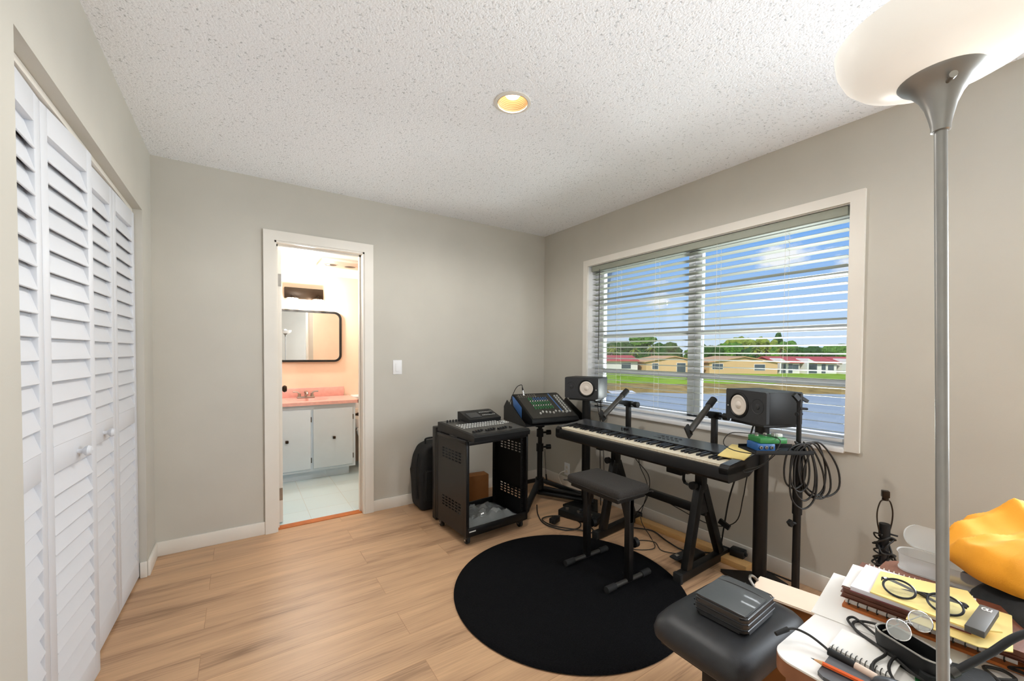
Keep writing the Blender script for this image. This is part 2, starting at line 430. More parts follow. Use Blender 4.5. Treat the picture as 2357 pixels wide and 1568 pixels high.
CY0, CY1, CZ = -1.79, -.262, 2.035
mb = M(); mb.bb(W_-.11, W_, CY1, 0, 0, H_); mb.bb(W_-.11, W_, YF, CY0, 0, H_); mb.bb(W_-.11, W_, CY0, CY1, CZ, H_); struct(mb, 'wall_left', 'wall')
mb = M(); mb.bb(-3.8, -3.75, -2.2, .1, 0, H_); mb.bb(-3.75, W_-.11, -2.2, -2.15, 0, H_); struct(mb, 'wall_closet', 'wall')
mb = M(); mb.bb(W_-.1, .16, YF-.12, YF, 0, H_); struct(mb, 'wall_front', 'wall')
mb = M()
for a, b_, c, d in ((NY0, NY0+.05, NZ0, NZ1), (NY1-.05, NY1, NZ0, NZ1), (NY0, NY1, NZ0, NZ0+.05), (NY0, NY1, NZ1-.05, NZ1), (NY0, NY1, 1.48, 1.52)): mb.bb(.08, .12, a, b_, c, d)
struct(mb, 'added_window_2', 'alu')  # frame of the invented window that carries the fill lamp
# baseboards
BH, BT = .088, .012
def bboard(name, pts):
    mb = M()
    for (x0, x1, y0, y1) in pts: mb.bb(x0, x1, y0, y1, 0, BH, bev=.003)
    struct(mb, name, 'trim')
bboard('baseboard_back', [(W_+.0, DX0-.062, -BT, 0), (DX1+.062, 0, -BT, 0)])
bboard('baseboard_right', [(-BT, 0, YF, -BT)])
bboard('baseboard_left', [(W_, W_+BT, CY1-.0, -BT), (W_-.03, W_, CY1-BT, CY1), (W_, W_+BT, YF, CY0)])
# door casing and jambs
def frame_yz(mb, x0, x1, ya, yb, za, zb, wd, bottom=True, bev=.003):
    mb.bb(x0, x1, ya, ya+wd, za, zb, bev=bev); mb.bb(x0, x1, yb-wd, yb, za, zb, bev=bev); mb.bb(x0, x1, ya, yb, zb-wd, zb, bev=bev)
    if bottom: mb.bb(x0, x1, ya, yb, za, za+wd, bev=bev)
mb = M()
mb.prism([(DX0-.066, 0), (DX0+.0, 0), (DX0, DZ), (DX0-.066, DZ+.066)], -.018, 0, 'Y')
mb.prism([(DX1, 0), (DX1+.066, 0), (DX1+.066, DZ+.066), (DX1, DZ)], -.018, 0, 'Y')
mb.prism([(DX0-.066, DZ+.066), (DX0, DZ), (DX1, DZ), (DX1+.066, DZ+.066)], -.018, 0, 'Y')
struct(mb, 'trim_1', 'trim')
mb = M(); mb.bb(DX0, DX0+.012, -.012, .125, 0, DZ); mb.bb(DX1-.012, DX1, -.012, .125, 0, DZ); mb.bb(DX0, DX1, -.012, .125, DZ-.012, DZ)
mb.bb(DX0+.012, DX0+.024, .05, .085, 0, DZ-.012); mb.bb(DX1-.024, DX1-.012, .05, .085, 0, DZ-.012); mb.bb(DX0, DX1, .05, .085, DZ-.024, DZ-.012)
struct(mb, 'trim_2', 'trim')
# the bathroom door, swung open into the bathroom, seen on its hinge edge
mb = M(); mb.bb(DX0+.017, DX0+.052, .128, .70, .012, 2.0, bev=.002)
dr = struct(mb, 'door_1', 'trim')
mb = M(); kx = DX0+.052
mb.lathe([(.028, 0), (.028, .006), (.010, .010), (.010, .035), (.026, .045), (.030, .058), (.022, .072), (0, .075)], 20, (0, 0, 0), 'X')
mb.move(Matrix.Translation((kx, .64, .95))); mb.build('door_knob', 'bronze', dr)
for z in (.22, 1.78):
    mb = M(); mb.cyl((DX0+.017, .122, z-.045), (DX0+.017, .122, z+.045), .007, n=10); mb.bb(DX0+.017, DX0+.05, .1255, .128, z-.045, z+.045); mb.build('hinge', 'nickel', dr)

# ------------------------------------------------------------------ window: casing, sill, frame, panes
mb = M(); co_, z2 = .018, WZ1+.052
mb.prism([(WY1, .772), (WY1+.048, .772), (WY1+.048, z2), (WY1, WZ1)], -co_, 0, 'X')
mb.prism([(WY0-.061, .772), (WY0, .772), (WY0, WZ1), (WY0-.061, z2)], -co_, 0, 'X')
mb.prism([(WY0-.061, z2), (WY0, WZ1), (WY1, WZ1), (WY1+.048, z2)], -co_, 0, 'X')
struct(mb, 'trim_3', 'trim')
mb = M(); mb.bb(-.022, .15, WY0+.001, WY1-.001, .762, WZ0+.006, bev=.003); struct(mb, 'trim_4', 'white')
mb = M(); mb.bb(0, .155, WY0, WY0+.004, WZ0, WZ1); mb.bb(0, .155, WY1-.004, WY1, WZ0, WZ1); mb.bb(0, .155, WY0, WY1, WZ1-.004, WZ1); struct(mb, 'trim_5', 'white')
mb = M(); fx0, fx1 = .085, .125
for (a, b_) in ((-2.488, -2.462), (-1.645, -1.545), (-.735, -.633)): mb.bb(fx0, fx1, a, b_, WZ0, WZ1-.004, bev=.003)
for (a, b_) in ((WZ0, WZ0+.055), (WZ1-.055, WZ1-.004)): mb.bb(fx0, fx1, -2.488, -.633, a, b_, bev=.003)
mb.bb(.078, .1, -1.60, -1.588, WZ0+.05, WZ1-.05)
wf = struct(mb, 'window_1', 'alu')
rails = [1.695, 1.415, 1.115]; rz_ = [.026, .030, .034]
for (a, b_) in ((-2.462, -1.645), (-1.545, -.735)):
    for z, h in zip(rails, rz_):
        mb = M(); mb.bb(.088, .118, a, b_, z-h/2, z+h/2, bev=.003); mb.bb(.08, .09, a, b_, z-h/2-.004, z-h/2+.004); mb.build('sash_rail', 'alu', wf)
    zs = [WZ0+.055]+[z for q in reversed(rails) for z in (q-.013, q+.013)]+[WZ1-.055]
    for k in range(4):
        mb = M(); mb.bb(.102, .106, a, b_, zs[2*k], zs[2*k+1]); mb.build('pane', 'clear', wf)

# ------------------------------------------------------------------ venetian blind
bl = thing('venetian_blind', 'white horizontal slat blind drawn right down in the open window recess', 'blind', (.035, -1.572, 1.99))
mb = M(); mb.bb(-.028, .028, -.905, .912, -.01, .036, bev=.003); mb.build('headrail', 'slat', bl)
def slat_mesh(wid):
    mb = M(); L = .905; K = 6
    top = []; n_ = 7; T = R(7.0)
    A = []; B = []
    for i in range(n_):
        u = -wid/2+wid*i/(n_-1); cz = .0022*(1-(2*u/wid)**2)
        x = u*math.cos(T); z = -u*math.sin(T)+cz
        A.append((x, z+.0009)); B.append((x, z-.0009))
    poly = A+B[::-1]
    # local: x toward outside, so the inner edge sits higher
    mb.prism([(p[0], p[1]) for p in poly], -L, L, 'Y')
    return mb
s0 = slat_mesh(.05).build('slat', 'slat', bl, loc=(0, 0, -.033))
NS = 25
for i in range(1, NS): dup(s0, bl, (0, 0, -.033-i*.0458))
mb = M(); mb.bb(-.027, .027, -.905, .905, -1.180, -1.163, bev=.004); mb.build('bottom_rail', 'white', bl)
for y in (-.62, -.22, .25, .62, .82):
    mb = M()
    for x in (-.0265, .0265): mb.cyl((x, y, 0), (x, y, -1.165), .0009, n=5)
    for i in range(NS): mb.cyl((-.0265, y, -.034-i*.0458+.003), (.0265, y, -.034-i*.0458-.0045), .0007, n=4)
    mb.build('ladder_cord', 'cordwhite', bl)
mb = M(); mb.cyl((-.034, .812, -.02), (-.036, .812, -.78), .0042, n=8); mb.cyl((-.034, .812, .0), (-.034, .812, -.02), .0022, n=6); mb.build('tilt_wand', 'steelgrey', bl)

# ------------------------------------------------------------------ closet: louvred bifold doors, header track
def louvre_panel(name, p0, p1, parent, knob=None):
    p0 = Vector(p0); p1 = Vector(p1); d = p1-p0; L = d.length; a = math.atan2(d.y, d.x)
    mb = M(); th = .013; zb, zt = .014, 2.008
    sw = .046
    mb.bb(.001, sw, -th, th, zb, zt, bev=.0025); mb.bb(L-sw, L-.001, -th, th, zb, zt, bev=.0025)
    mb.bb(sw, L-sw, -th, th, zt-.085, zt, bev=.0025); mb.bb(sw, L-sw, -th, th, zb, zb+.10, bev=.0025); mb.bb(sw, L-sw, -th, th, .875, .965, bev=.0025)
    def louvres(z0, z1, cnt):
        p = (z1-z0)/cnt
        for i in range(cnt):
            zc = z0+(i+.5)*p; h = p*1.28; tl = math.asin(min(.9, .024/h))
            q = Matrix.Rotation(tl, 3, 'X')
            mb.box((L/2, .0, zc), (L-2*sw+.006, .006, h), rot=q, bev=.0015, seg=1)
    louvres(.967, zt-.087, 14); louvres(zb+.102, .873, 12)
    o = mb.build(name, 'closet', parent, (p0.x, p0.y, 0), (0, 0, a), smooth=30)
    if knob is not None:
        mb = M(); mb.lathe([(.008, 0), (.008, .012), (.009, .014), (.016, .020), (.0185, .028), (.014, .036), (0, .0385)], 20, (0, 0, 0), 'Y')
        mb.move(Matrix.Translation((knob, th, .91))); mb.build('knob', 'closet', o)
d2 = bpy.data.objects.new('door_2', None); COL.objects.link(d2); d2['kind'] = 'structure'
d3 = bpy.data.objects.new('door_3', None); COL.objects.link(d3); d3['kind'] = 'structure'
louvre_panel('door_panel', (-3.060, -.268), (-3.071, -.655), d3)
louvre_panel('door_panel', (-3.071, -.657), (-3.083, -1.045), d3, .19)
louvre_panel('door_panel', (-3.050, -1.073), (-3.078, -1.458), d2, .17)
louvre_panel('door_panel', (-3.078, -1.460), (-3.066, -1.845), d2)
mb = M(); mb.bb(-3.10, -3.055, CY0, CY1, CZ-.022, CZ-.001); struct(mb, 'trim_6', 'trim')

# ------------------------------------------------------------------ bathroom shell
BY, BZ, BX0, BX1 = 1.62, 2.10, -2.80, -1.16
mb = M(); mb.bb(BX0-.1, BX1+.1, .055, BY+.1, -.1, .001); struct(mb, 'floor_bathroom', 'tile')
mb = M(); mb.bb(BX0-.1, BX1+.1, .12, BY+.1, BZ, BZ+.08); struct(mb, 'ceiling_bathroom', 'bathceil')
mb = M(); mb.bb(BX0-.1, BX1+.1, BY, BY+.1, 0, BZ+.2); struct(mb, 'wall_bathroom_back', 'peach')
mb = M(); mb.bb(BX1, BX1+.1, .12, BY, 0, BZ+.2); struct(mb, 'wall_bathroom_right', 'peach')
mb = M(); mb.bb(BX0-.1, BX0, .12, BY, 0, BZ+.2); struct(mb, 'wall_bathroom_left', 'peach')
mb = M(); mb.bb(DX1+.06, BX1, .12, .128, 0, BZ); mb.bb(BX0, DX0-.06, .12, .128, 0, BZ); mb.bb(DX0-.06, DX1+.06, .12, .128, DZ+.03, BZ); struct(mb, 'wall_bathroom_front', 'peach')
mb = M(); mb.bb(DX0+.012, DX1-.012, .02, .09, -.01, .006, bev=.003); struct(mb, 'trim_7', 'orange_wood')

# vanity cabinet
vx0, vx1, vy = -2.42, -1.587, 1.12
va = thing('vanity_cabinet', 'pale grey-blue bathroom vanity cabinet with two doors under pink counter', 'cabinet', (-2.0, 1.37, .0))
def V(x0, x1, y0, y1, z0, z1, **k): return M().bb(x0+2.0, x1+2.0, y0-1.37, y1-1.37, z0, z1, **k)
mb = M()
for q_ in ((vx0, vx0+.02, vy+.02, BY-.022), (vx1-.02, vx1, vy+.02, BY-.022), (vx0, vx1, vy, vy+.02), (vx0, vx1, BY-.022, BY-.002)): mb.bb(q_[0]+2.0, q_[1]+2.0, q_[2]-1.37, q_[3]-1.37, .09, .742)
mb.bb(vx0+2.02, vx1+1.98, vy-1.35, BY-.022-1.37, .09, .11); mb.build('body', 'vanity', va)
V(vx0, vx1-.05, vy+.06, BY-.002, .001, .092).build('toe_kick', 'vanity', va)
for (a, b_, kx) in ((-2.40, -2.005, -2.211), (-1.985, -1.615, -1.796)):
    mb = V(a, b_, vy-.018, vy, .115, .700, bev=.006, seg=3)
    d = mb.build('door', 'vanity', va)
    M().box((kx+2.0, vy-.029-1.37, .407), (.026, .022, .026), bev=.004).build('knob', 'bronze', d)
    for z in (.2, .6):
        M().box((b_+.004+2.0, vy-.006-1.37, z), (.008, .012, .05), bev=.001).build('hinge', 'bronze', d)
# counter with bowl
ct = thing('vanity_counter', 'pink marble-look counter with moulded sink and backsplash on the vanity', 'counter', (-1.985, 1.36, .745))
mb = M()
x0, x1, y0, y1 = -.45, .435, -.275, .258
bc = Vector((-.02, -.03)); nb = 28; inner = []; outer = []
for k in range(nb):
    a = 2*PI*k/nb; c_, s_ = math.cos(a), math.sin(a)
    inner.append((bc.x+.20*c_, bc.y+.145*s_))
    t_ = min((x1-bc.x)/c_ if c_ > 1e-6 else ((x0-bc.x)/c_ if c_ < -1e-6 else 9), (y1-bc.y)/s_ if s_ > 1e-6 else ((y0-bc.y)/s_ if s_ < -1e-6 else 9))
    outer.append((bc.x+t_*c_, bc.y+t_*s_))
I = [mb.b.verts.new((p[0], p[1], .03)) for p in inner]; O = [mb.b.verts.new((p[0], p[1], .03)) for p in outer]
for k in range(nb): mb.b.faces.new((I[k], O[k], O[(k+1) % nb], I[(k+1) % nb]))
prev = I
for (s_, z) in ((.95, .012), (.8, -.035), (.5, -.06), (.12, -.068)):
    cur = [mb.b.verts.new((bc.x+(p[0]-bc.x)*s_, bc.y+(p[1]-bc.y)*s_, z)) for p in inner]
    for k in range(nb): mb.b.faces.new((prev[k], cur[k], cur[(k+1) % nb], prev[(k+1) % nb]))
    prev = cur
mb.b.faces.new(prev)
mb.bb(x0, x1, y0, y0+.02, -.002, .0299); mb.bb(x1-.02, x1, y0, y1, -.002, .0299)
mb.bb(x0, x1-.05, y1-.02, y1, .03, .13, bev=.004)
mb.build('counter_top', 'pink', ct)
M().lathe([(.016, 0), (.018, .004), (.010, .006), (0, .006)], 16, (bc.x, bc.y, -.068)).build('drain', 'chrome', ct)
fa = thing('faucet', 'brushed metal two-handle faucet behind the pink sink', 'faucet', (-2.0, 1.50, .7755))
M().bb(-.085, .085, -.025, .025, 0, .018, bev=.008).build('base', 'nickel', fa)
mb = M(); mb.tube([(0, 0, .015), (0, -.01, .05), (0, -.05, .07), (0, -.1, .062), (0, -.118, .045)], .012, 10); mb.ball((0, 0, .06), .017); mb.build('spout', 'nickel', fa)
for sx in (-1, 1):
    mb = M(); mb.cyl((sx*.06, 0, .015), (sx*.06, 0, .05), .017, .013, 14); mb.tube([(sx*.06, 0, .05), (sx*.085, 0, .066), (sx*.12, -.004, .068)], .0075, 8); mb.build('handle', 'nickel', fa)
# mirror
def rrect(x0, x1, z0, z1, r, k=7):
    out = []
    for (cx, cz, a0) in ((x1-r, z1-r, 0), (x0+r, z1-r, 90), (x0+r, z0+r, 180), (x1-r, z0+r, 270)):
        for i in range(k+1):
            a = R(a0+90*i/k); out.append((cx+r*math.cos(a), cz+r*math.sin(a)))
    return out
mi = thing('bathroom_mirror', 'wide rounded mirror in a black frame over the bathroom sink', 'mirror', (-2.03, BY-.002, 1.43))
mb = M(); A = rrect(-.405, .405, -.277, .277, .075); B_ = rrect(-.383, .383, -.255, .255, .055)
for y0, y1 in ((-.034, 0),):
    va_ = [[mb.b.verts.new((p[0], y, p[1])) for p in L_] for L_, y in ((A, y0), (B_, y0), (A, y1), (B_, y1))]
    nn_ = len(A)
    for k in range(nn_):
        j = (k+1) % nn_
        mb.b.faces.new((va_[0][k], va_[0][j], va_[1][j], va_[1][k])); mb.b.faces.new((va_[0][k], va_[2][k], va_[2][j], va_[0][j])); mb.b.faces.new((va_[1][k], va_[1][j], va_[3][j], va_[3][k]))
mb.build('frame', 'black', mi)
mb = M(); mb.prism(rrect(-.384, .384, -.256, .256, .056), -.020, -.014, 'Y'); mb.build('glass', 'mirror', mi, smooth=0)
# vanity light
vl = thing('vanity_light', 'dark backplate light with two lit glass shades above the bathroom mirror', 'wall light', (-2.0, BY-.002, 1.88))
M().bb(-.185, .185, -.05, 0, -.058, .058, bev=.004).build('backplate', 'bronze', vl)
for x in (-.115, .13):
    mb = M(); mb.cyl((x, -.05, -.03), (x, -.085, -.04), .012, n=10); mb.cyl((x, -.085, -.045), (x, -.085, -.06), .028, n=16); a = mb.build('arm', 'bronze', vl)
    mb = M()
    for k in range(12):
        g = 2*PI*k/12; mb.box((x+.048*math.cos(g), -.085+.048*math.sin(g), -.115), (.020, .010, .11), rot=g+PI/2, bev=.002)
    mb.build('shade', 'shade_glass', vl)
    light('vanity_bulb', 'POINT', (-2.0+x, BY-.20, 1.75), L_BATH, (1, .95, .87), radius=.04)
# ceiling heater vent
hv = thing('ceiling_heater', 'beige twin-port heater vent on the bathroom ceiling', 'vent', (-1.775, .835, BZ))
M().bb(-.19, .19, -.16, .16, -.022, 0, bev=.004).build('panel', 'beige', hv)
for x in (-.085, .085):
    M().lathe([(.062, -.0225), (.062, -.026), (.052, -.026), (.050, -.023), (0, -.023)], 28, (x, .02, 0)).build('rim', 'beige', hv)
    M().lathe([(.049, -.0226), (.049, -.0245), (.02, -.030), (0, -.031)], 24, (x, .02, 0)).build('lamp_port', 'bronze', hv)
bd = thing('bathroom_ceiling_light', 'white dome light on the bathroom ceiling just inside the doorway', 'ceiling light', (-2.14, .30, BZ))
M().lathe([(.11, -.0005), (.11, -.012), (0, -.012)], 32).build('base', 'white', bd)
M().lathe([(.10, -.012), (.098, -.03), (.075, -.06), (.04, -.075), (0, -.08)], 32).build('dome', 'shade_glass', bd)
light('bathroom_bulb', 'POINT', (-2.14, .30, BZ-.13), 13, (.92, .97, 1), radius=.06)
# toilet roll on the side of the vanity
tp = thing('toilet_roll', 'white toilet paper roll on the right side of the vanity', 'toilet paper', (-1.53, 1.30, .60))
mb = M(); prof = [(.019, -.05), (.055, -.05), (.055, .05), (.019, .05)]
mb.lathe(prof, 28, (0, 0, 0), 'Y'); mb.build('paper_roll', 'paper', tp)
mb = M(); mb.cyl((0, -.062, 0), (0, .062, 0), .017, n=14); mb.bb(-.057, .0, .056, .066, -.012, .012); mb.bb(-.057, 0, -.066, -.056, -.012, .012); mb.build('holder', 'bronze', tp)
th_ = thing('toilet', 'white toilet standing right of the vanity, barely showing past the door frame', 'toilet', (-1.36, 1.40, .001))
mb = M(); mb.bb(-.16, .16, .05, .215, .40, .745, bev=.03, seg=3); mb.build('tank', 'white', th_)
mb = M(); mb.bb(-.17, .17, .04, .215, .745, .775, bev=.012, seg=3); mb.build('tank_lid', 'white', th_)
mb = M(); mb.lathe([(.10, 0), (.09, .15), (.12, .28), (.165, .38), (.165, .40), (0, .40)], 24, (0, -.10, 0)); mb.bb(-.09, .09, -.02, .2, 0, .40, bev=.03); mb.build('bowl', 'white', th_)
mb = M(); mb.lathe([(.165, .40), (.172, .41), (.165, .425), (0, .427)], 24, (0, -.10, 0)); mb.build('seat_lid', 'white', th_)

# light switch, outlet
sw = thing('light_switch', 'white rocker light switch on the grey wall right of the bathroom door', 'light switch', (-1.512, 0, 1.142))
M().bb(-.037, .037, -.006, 0, -.058, .058, bev=.003).build('plate', 'white', sw)
M().bb(-.0165, .0165, -.009, -.005, -.033, .033, bev=.002).build('rocker', 'white', sw)
ol = thing('wall_outlet', 'white wall outlet low under the left of the window', 'outlet', (0, -.372, .165))
M().bb(-.006, 0, -.036, .036, -.058, .058, bev=.003).build('plate', 'white', ol)
for z in (-.02, .02): M().bb(-.008, -.005, -.015, .015, z-.014, z+.014, bev=.004).build('socket', 'trim', ol)
oc = M().tube([(-.009, -.35, .143), (-.05, -.335, .13), (-.06, -.315, .09), (-.03, -.32, .02), (-.06, -.40, .006), (-.12, -.52, .006)], .004, 8).build('extension_lead', 'cordwhite'); tag(oc, 'white cord plugged into the low wall outlet', 'cable')

# recessed can light
rl = thing('recessed_light', 'round recessed ceiling light, lit, with a cream ribbed baffle', 'ceiling light', (CX, CY, H_))
mb = M()
ring = [(.071, -.001), (.071, -.005), (.076, -.006), (.0865, -.003), (.0865, .0), (.071, .0)]
rings = []
for (r_, z) in ring: rings.append([mb.b.verts.new((r_*math.cos(2*PI*k/40), r_*math.sin(2*PI*k/40), z)) for k in range(40)])
for i in range(len(rings)):
    A, B_ = rings[i], rings[(i+1) % len(rings)]
    for k in range(40): mb.b.faces.new((A[k], A[(k+1) % 40], B_[(k+1) % 40], B_[k]))
mb.build('trim_ring', 'trim', rl)
mb = M(); prof = []
for i in range(15):
    z = i*.0075; r_ = .0715-.0016*i; prof += [(r_, z-.004), (r_, z+.0015), (r_-.0022, z+.0025)]
rings = [[mb.b.verts.new((r_*math.cos(2*PI*k/40), r_*math.sin(2*PI*k/40), z)) for k in range(40)] for (r_, z) in prof]
for A, B_ in zip(rings, rings[1:]):
    for k in range(40): mb.b.faces.new((A[k], A[(k+1) % 40], B_[(k+1) % 40], B_[k]))
mb.b.faces.new(rings[-1]); mb.build('baffle', 'baffle', rl)
mb = M(); mb.lathe([(.0712, -.0045), (.0722, -.0055), (.0712, -.0065), (.0702, -.0055)], 40); mb.b.faces.ensure_lookup_table()
bmesh.ops.delete(mb.b, geom=[f for f in mb.b.faces if len(f.verts) > 4], context='FACES')
mb.build('accent_ring', 'brass', rl)
mb = M(); mb.lathe([(.015, .095), (.026, .080), (.036, .055), (.0375, .040), (.030, .030), (0, .026)], 28); mb.build('bulb', 'bulb', rl)
o = light('recessed_bulb', 'SPOT', (CX, CY, H_-.014), L_CAN, (1, .97, .92), radius=.03); o.data.spot_size = R(172)
o.data.spot_blend = .35

# round rug
mb = M(); prof = [(0, .001), (.608, .001), (.614, .005), (.608, .010), (.59, .012)]
for i in range(24): prof.append((.57*(1-i/24), .012+random.uniform(-.0005, .0005)))
mb.lathe(prof, 96, (-1.108, -1.632, 0))
tag(mb.build('round_rug', 'blackrug'), 'round black rug on the wood floor before the keyboard', 'rug')

# ------------------------------------------------------------------ rack cabinet with the digital mixer
def slots(panel_axis): pass
rk = thing('rack_cabinet', 'black open-front equipment rack on casters beside the back wall', 'rack', (-1.125, -.715, 0), R(3.76))
rw, rd, z0, z1 = .258, .21, .062, .69
def edges(a, b, holes):
    s_ = sorted({a, b} | {v for h in holes for v in h}); return s_
ys_h = [(-.135+.045*i, -.135+.045*i+.03) for i in range(6)]
zs_h = [(.19+.02*i, .19+.02*i+.010) for i in range(4)]+[(.53+.02*i, .53+.02*i+.010) for i in range(4)]
us = edges(-rd+.01, rd-.01, ys_h); zs = edges(z0, z1-.02, zs_h)
isu = [any(abs(us[i]-h[0]) < 1e-6 for h in ys_h) for i in range(len(us)-1)]; isz = [any(abs(zs[j]-h[0]) < 1e-6 for h in zs_h) for j in range(len(zs)-1)]
for sx in (-1, 1):
    mb = M(); mb.cells(us, zs, lambda i, j: isu[i] and isz[j], sx*(rw-.004)-.0015, sx*(rw-.004)+.0015, 'X'); mb.build('side_panel', 'blackmetal', rk, smooth=0)
    for sy in (-1, 1):
        hz_ = [(.12+.0148*i, .12+.0148*i+.0085) for i in range(36)]
        hx = sorted([sx*(rw-.031), sx*(rw-.0225)])
        us2 = sorted({sx*(rw-.008), sx*(rw-.042), hx[0], hx[1]}); zs2 = edges(z0, z1-.02, hz_)
        hset = [any(abs(zs2[j]-h[0]) < 1e-6 for h in hz_) for j in range(len(zs2)-1)]
        mb = M(); mb.cells(us2, zs2, lambda i, j: abs(us2[i]-hx[0]) < 1e-6 and hset[j], sy*(rd-.035)-.0015, sy*(rd-.035)+.0015, 'Y'); mb.build('rack_rail', 'blackmetal', rk, smooth=0)
    for sy in (-1, 1): mb = M(); mb.bb(sx*rw-.014*(sx > 0), sx*rw+.014*(sx < 0), sy*rd-.02*(sy > 0), sy*rd+.02*(sy < 0), z0, z1, bev=.003); mb.build('corner_post', 'blackmetal', rk)
mb = M()
for sy in (-1, 1): mb.bb(-rw, rw, sy*rd-.022*(sy > 0), sy*rd+.022*(sy < 0), z1-.03, z1, bev=.003)
for sx in (-1, 1): mb.bb(sx*rw-.02*(sx > 0), sx*rw+.02*(sx < 0), -rd, rd, z1-.022, z1, bev=.003)
mb.build('top_frame', 'blackmetal', rk)
mb = M(); mb.bb(-rw+.014, rw-.014, -rd, rd, z0, z0+.012); mb.bb(-rw+.014, rw-.014, -rd, -rd+.014, z0, z0+.055, bev=.003); mb.bb(-rw+.014, rw-.014, rd-.014, rd, z0, z0+.055, bev=.003); mb.build('bottom_frame', 'blackmetal', rk)
M().bb(-.235, -.185, -rd-.001, -rd+.001, .092, .099).build('badge', 'btn', rk)
def caster(px, py, par):
    mb = M(); mb.cyl((px, py, z0), (px, py, .05), .019, n=14); mb.bar((px-.014, py+.004, .055), (px-.014, py+.016, .022), .003, .026); mb.bar((px+.014, py+.004, .055), (px+.014, py+.016, .022), .003, .026)
    c = mb.build('caster', 'steelgrey', par)
    mb = M(); mb.cyl((px-.010, py+.014, .026), (px+.010, py+.014, .026), .0255, n=22); mb.build('wheel', 'rubber', c)
    mb = M(); mb.cyl((px-.017, py+.014, .026), (px+.017, py+.014, .026), .007, n=10); mb.build('axle', 'chrome', c)
for sx in (-1, 1):
    for sy in (-1, 1): caster(sx*(rw-.035), sy*(rd-.035), rk)
# plastic bag on the rack floor
mb = M(); n = 20; gr = []
for i in range(n):
    row = []
    for j in range(n):
        u, v = i/(n-1)*2-1, j/(n-1)*2-1
        e_ = max(0, 1-max(abs(u), abs(v))**3)
        h = .006+.075*e_*(.35+.65*abs(noise.noise(Vector((u*2.6, v*2.6, 3)))*1.8))+.012*e_*noise.noise(Vector((u*9, v*9, 1)))
        row.append(mb.b.verts.new((u*.21, v*.165, h)))
    gr.append(row)
for i in range(n-1):
    for j in range(n-1): mb.b.faces.new((gr[i][j], gr[i+1][j], gr[i+1][j+1], gr[i][j+1]))
o = mb.build('plastic_bag', 'poly', loc=(-1.118, -.715, .0755), rot=(0, 0, R(3.8)), smooth=20); tag(o, 'crumpled clear plastic bag lying on the bottom of the equipment rack', 'plastic bag')

# digital mixer lying on the rack
dm = thing('digital_mixer', 'black digital mixing desk with raised screen lying on the rack', 'mixer', (-1.117, -.712, .6905), R(3.76)); dm.scale = (.93, .97, 1)
mb = M(); mb.prism([(-.275, .002), (-.28, .030), (-.265, .042), (.235, .066), (.24, .002)], -.262, .235, 'X'); mb.build('body', 'black', dm)
sl = .024/.5
def ztop(y): return .042+(y+.265)*sl
mb = M(); mb.prism([(-.24, ztop(-.24)+.0005), (-.24, ztop(-.24)+.003), (.215, ztop(.215)+.003), (.215, ztop(.215)+.0005)], -.245, .218, 'X'); mb.build('top_panel', 'steelgrey', dm)
mb = M(); mb.prism([(.06, ztop(.06)), (.055, ztop(.06)+.028), (.20, .128), (.235, .128), (.235, .066)], -.085, .215, 'X'); pod = mb.build('screen_pod', 'black', dm)
q = math.atan2(.128-ztop(.06)-.028, .145)
def podz(y): return ztop(.06)+.028+(y-.055)*math.tan(q)
mb = M(); mb.box((-.005, .125, podz(.125)+.001), (.105, .085, .003), rot=Matrix.Rotation(q, 3, 'X')); mb.build('screen', 'screen', pod)
def knobmesh(r, h, m, nm, par, loc, seg=12):
    mb = M(); mb.cyl((0, 0, 0), (0, 0, h*.8), r, r*.9, seg); mb.cyl((0, 0, h*.8), (0, 0, h), r*.9, r*.6, seg); return mb.build(nm, m, par, loc)
k0 = None
for i in range(8):
    p = (-.215+i*.026-.0, .17, ztop(.17)+.003)
    k0 = dup(k0, dm, p) if k0 else knobmesh(.0075, .016, 'black', 'knob', dm, p)
b0 = None
for r_ in range(4):
    for i in range(16):
        p = (-.205+i*.0235, .045-r_*.034, ztop(.045-r_*.034)+.003)
        if b0: dup(b0, dm, p)
        else: b0 = M().bb(-.0065, .0065, -.0065, .0065, 0, .004, bev=.0012).build('button', 'btn', dm, p)
for r_ in range(4):
    for i in range(3):
        dup(b0, dm, (.178+i*.016, .02-r_*.022+.002, ztop(.02-r_*.022)+.003)).scale = (.7, .7, 1)
mb = M()
for i in range(13): mb.bb(-.215+i*.027-.0012, -.215+i*.027+.0012, -.228, -.12, 0, .0004)
mb.move(Matrix.Translation((0, 0, ztop(-.16)+.0034)) @ Matrix.Rotation(math.atan(sl), 4, 'X')).build('fader_slots', 'ebony', dm)
f0 = None
for i in range(13):
    y = -.20+.018*((i*5) % 4)*.4
    p = (-.215+i*.027, y, ztop(y)+.003)
    if f0: dup(f0, dm, p)
    else: f0 = M().bb(-.0065, .0065, -.013, .013, .002, .012, bev=.002).build('fader', 'black', dm, p)
b1 = None
for i in range(8):
    for r_ in range(2):
        p = (.075+i*.016, .11+r_*.05, podz(.11+r_*.05)+.0005)
        if b1: dup(b1, pod, p)
        else: b1 = M().bb(-.005, .005, -.004, .004, 0, .003, bev=.001).build('button', 'btn', pod, p)
knobmesh(.014, .012, 'black', 'jog_wheel', pod, (.17, .135, podz(.135)), 20)

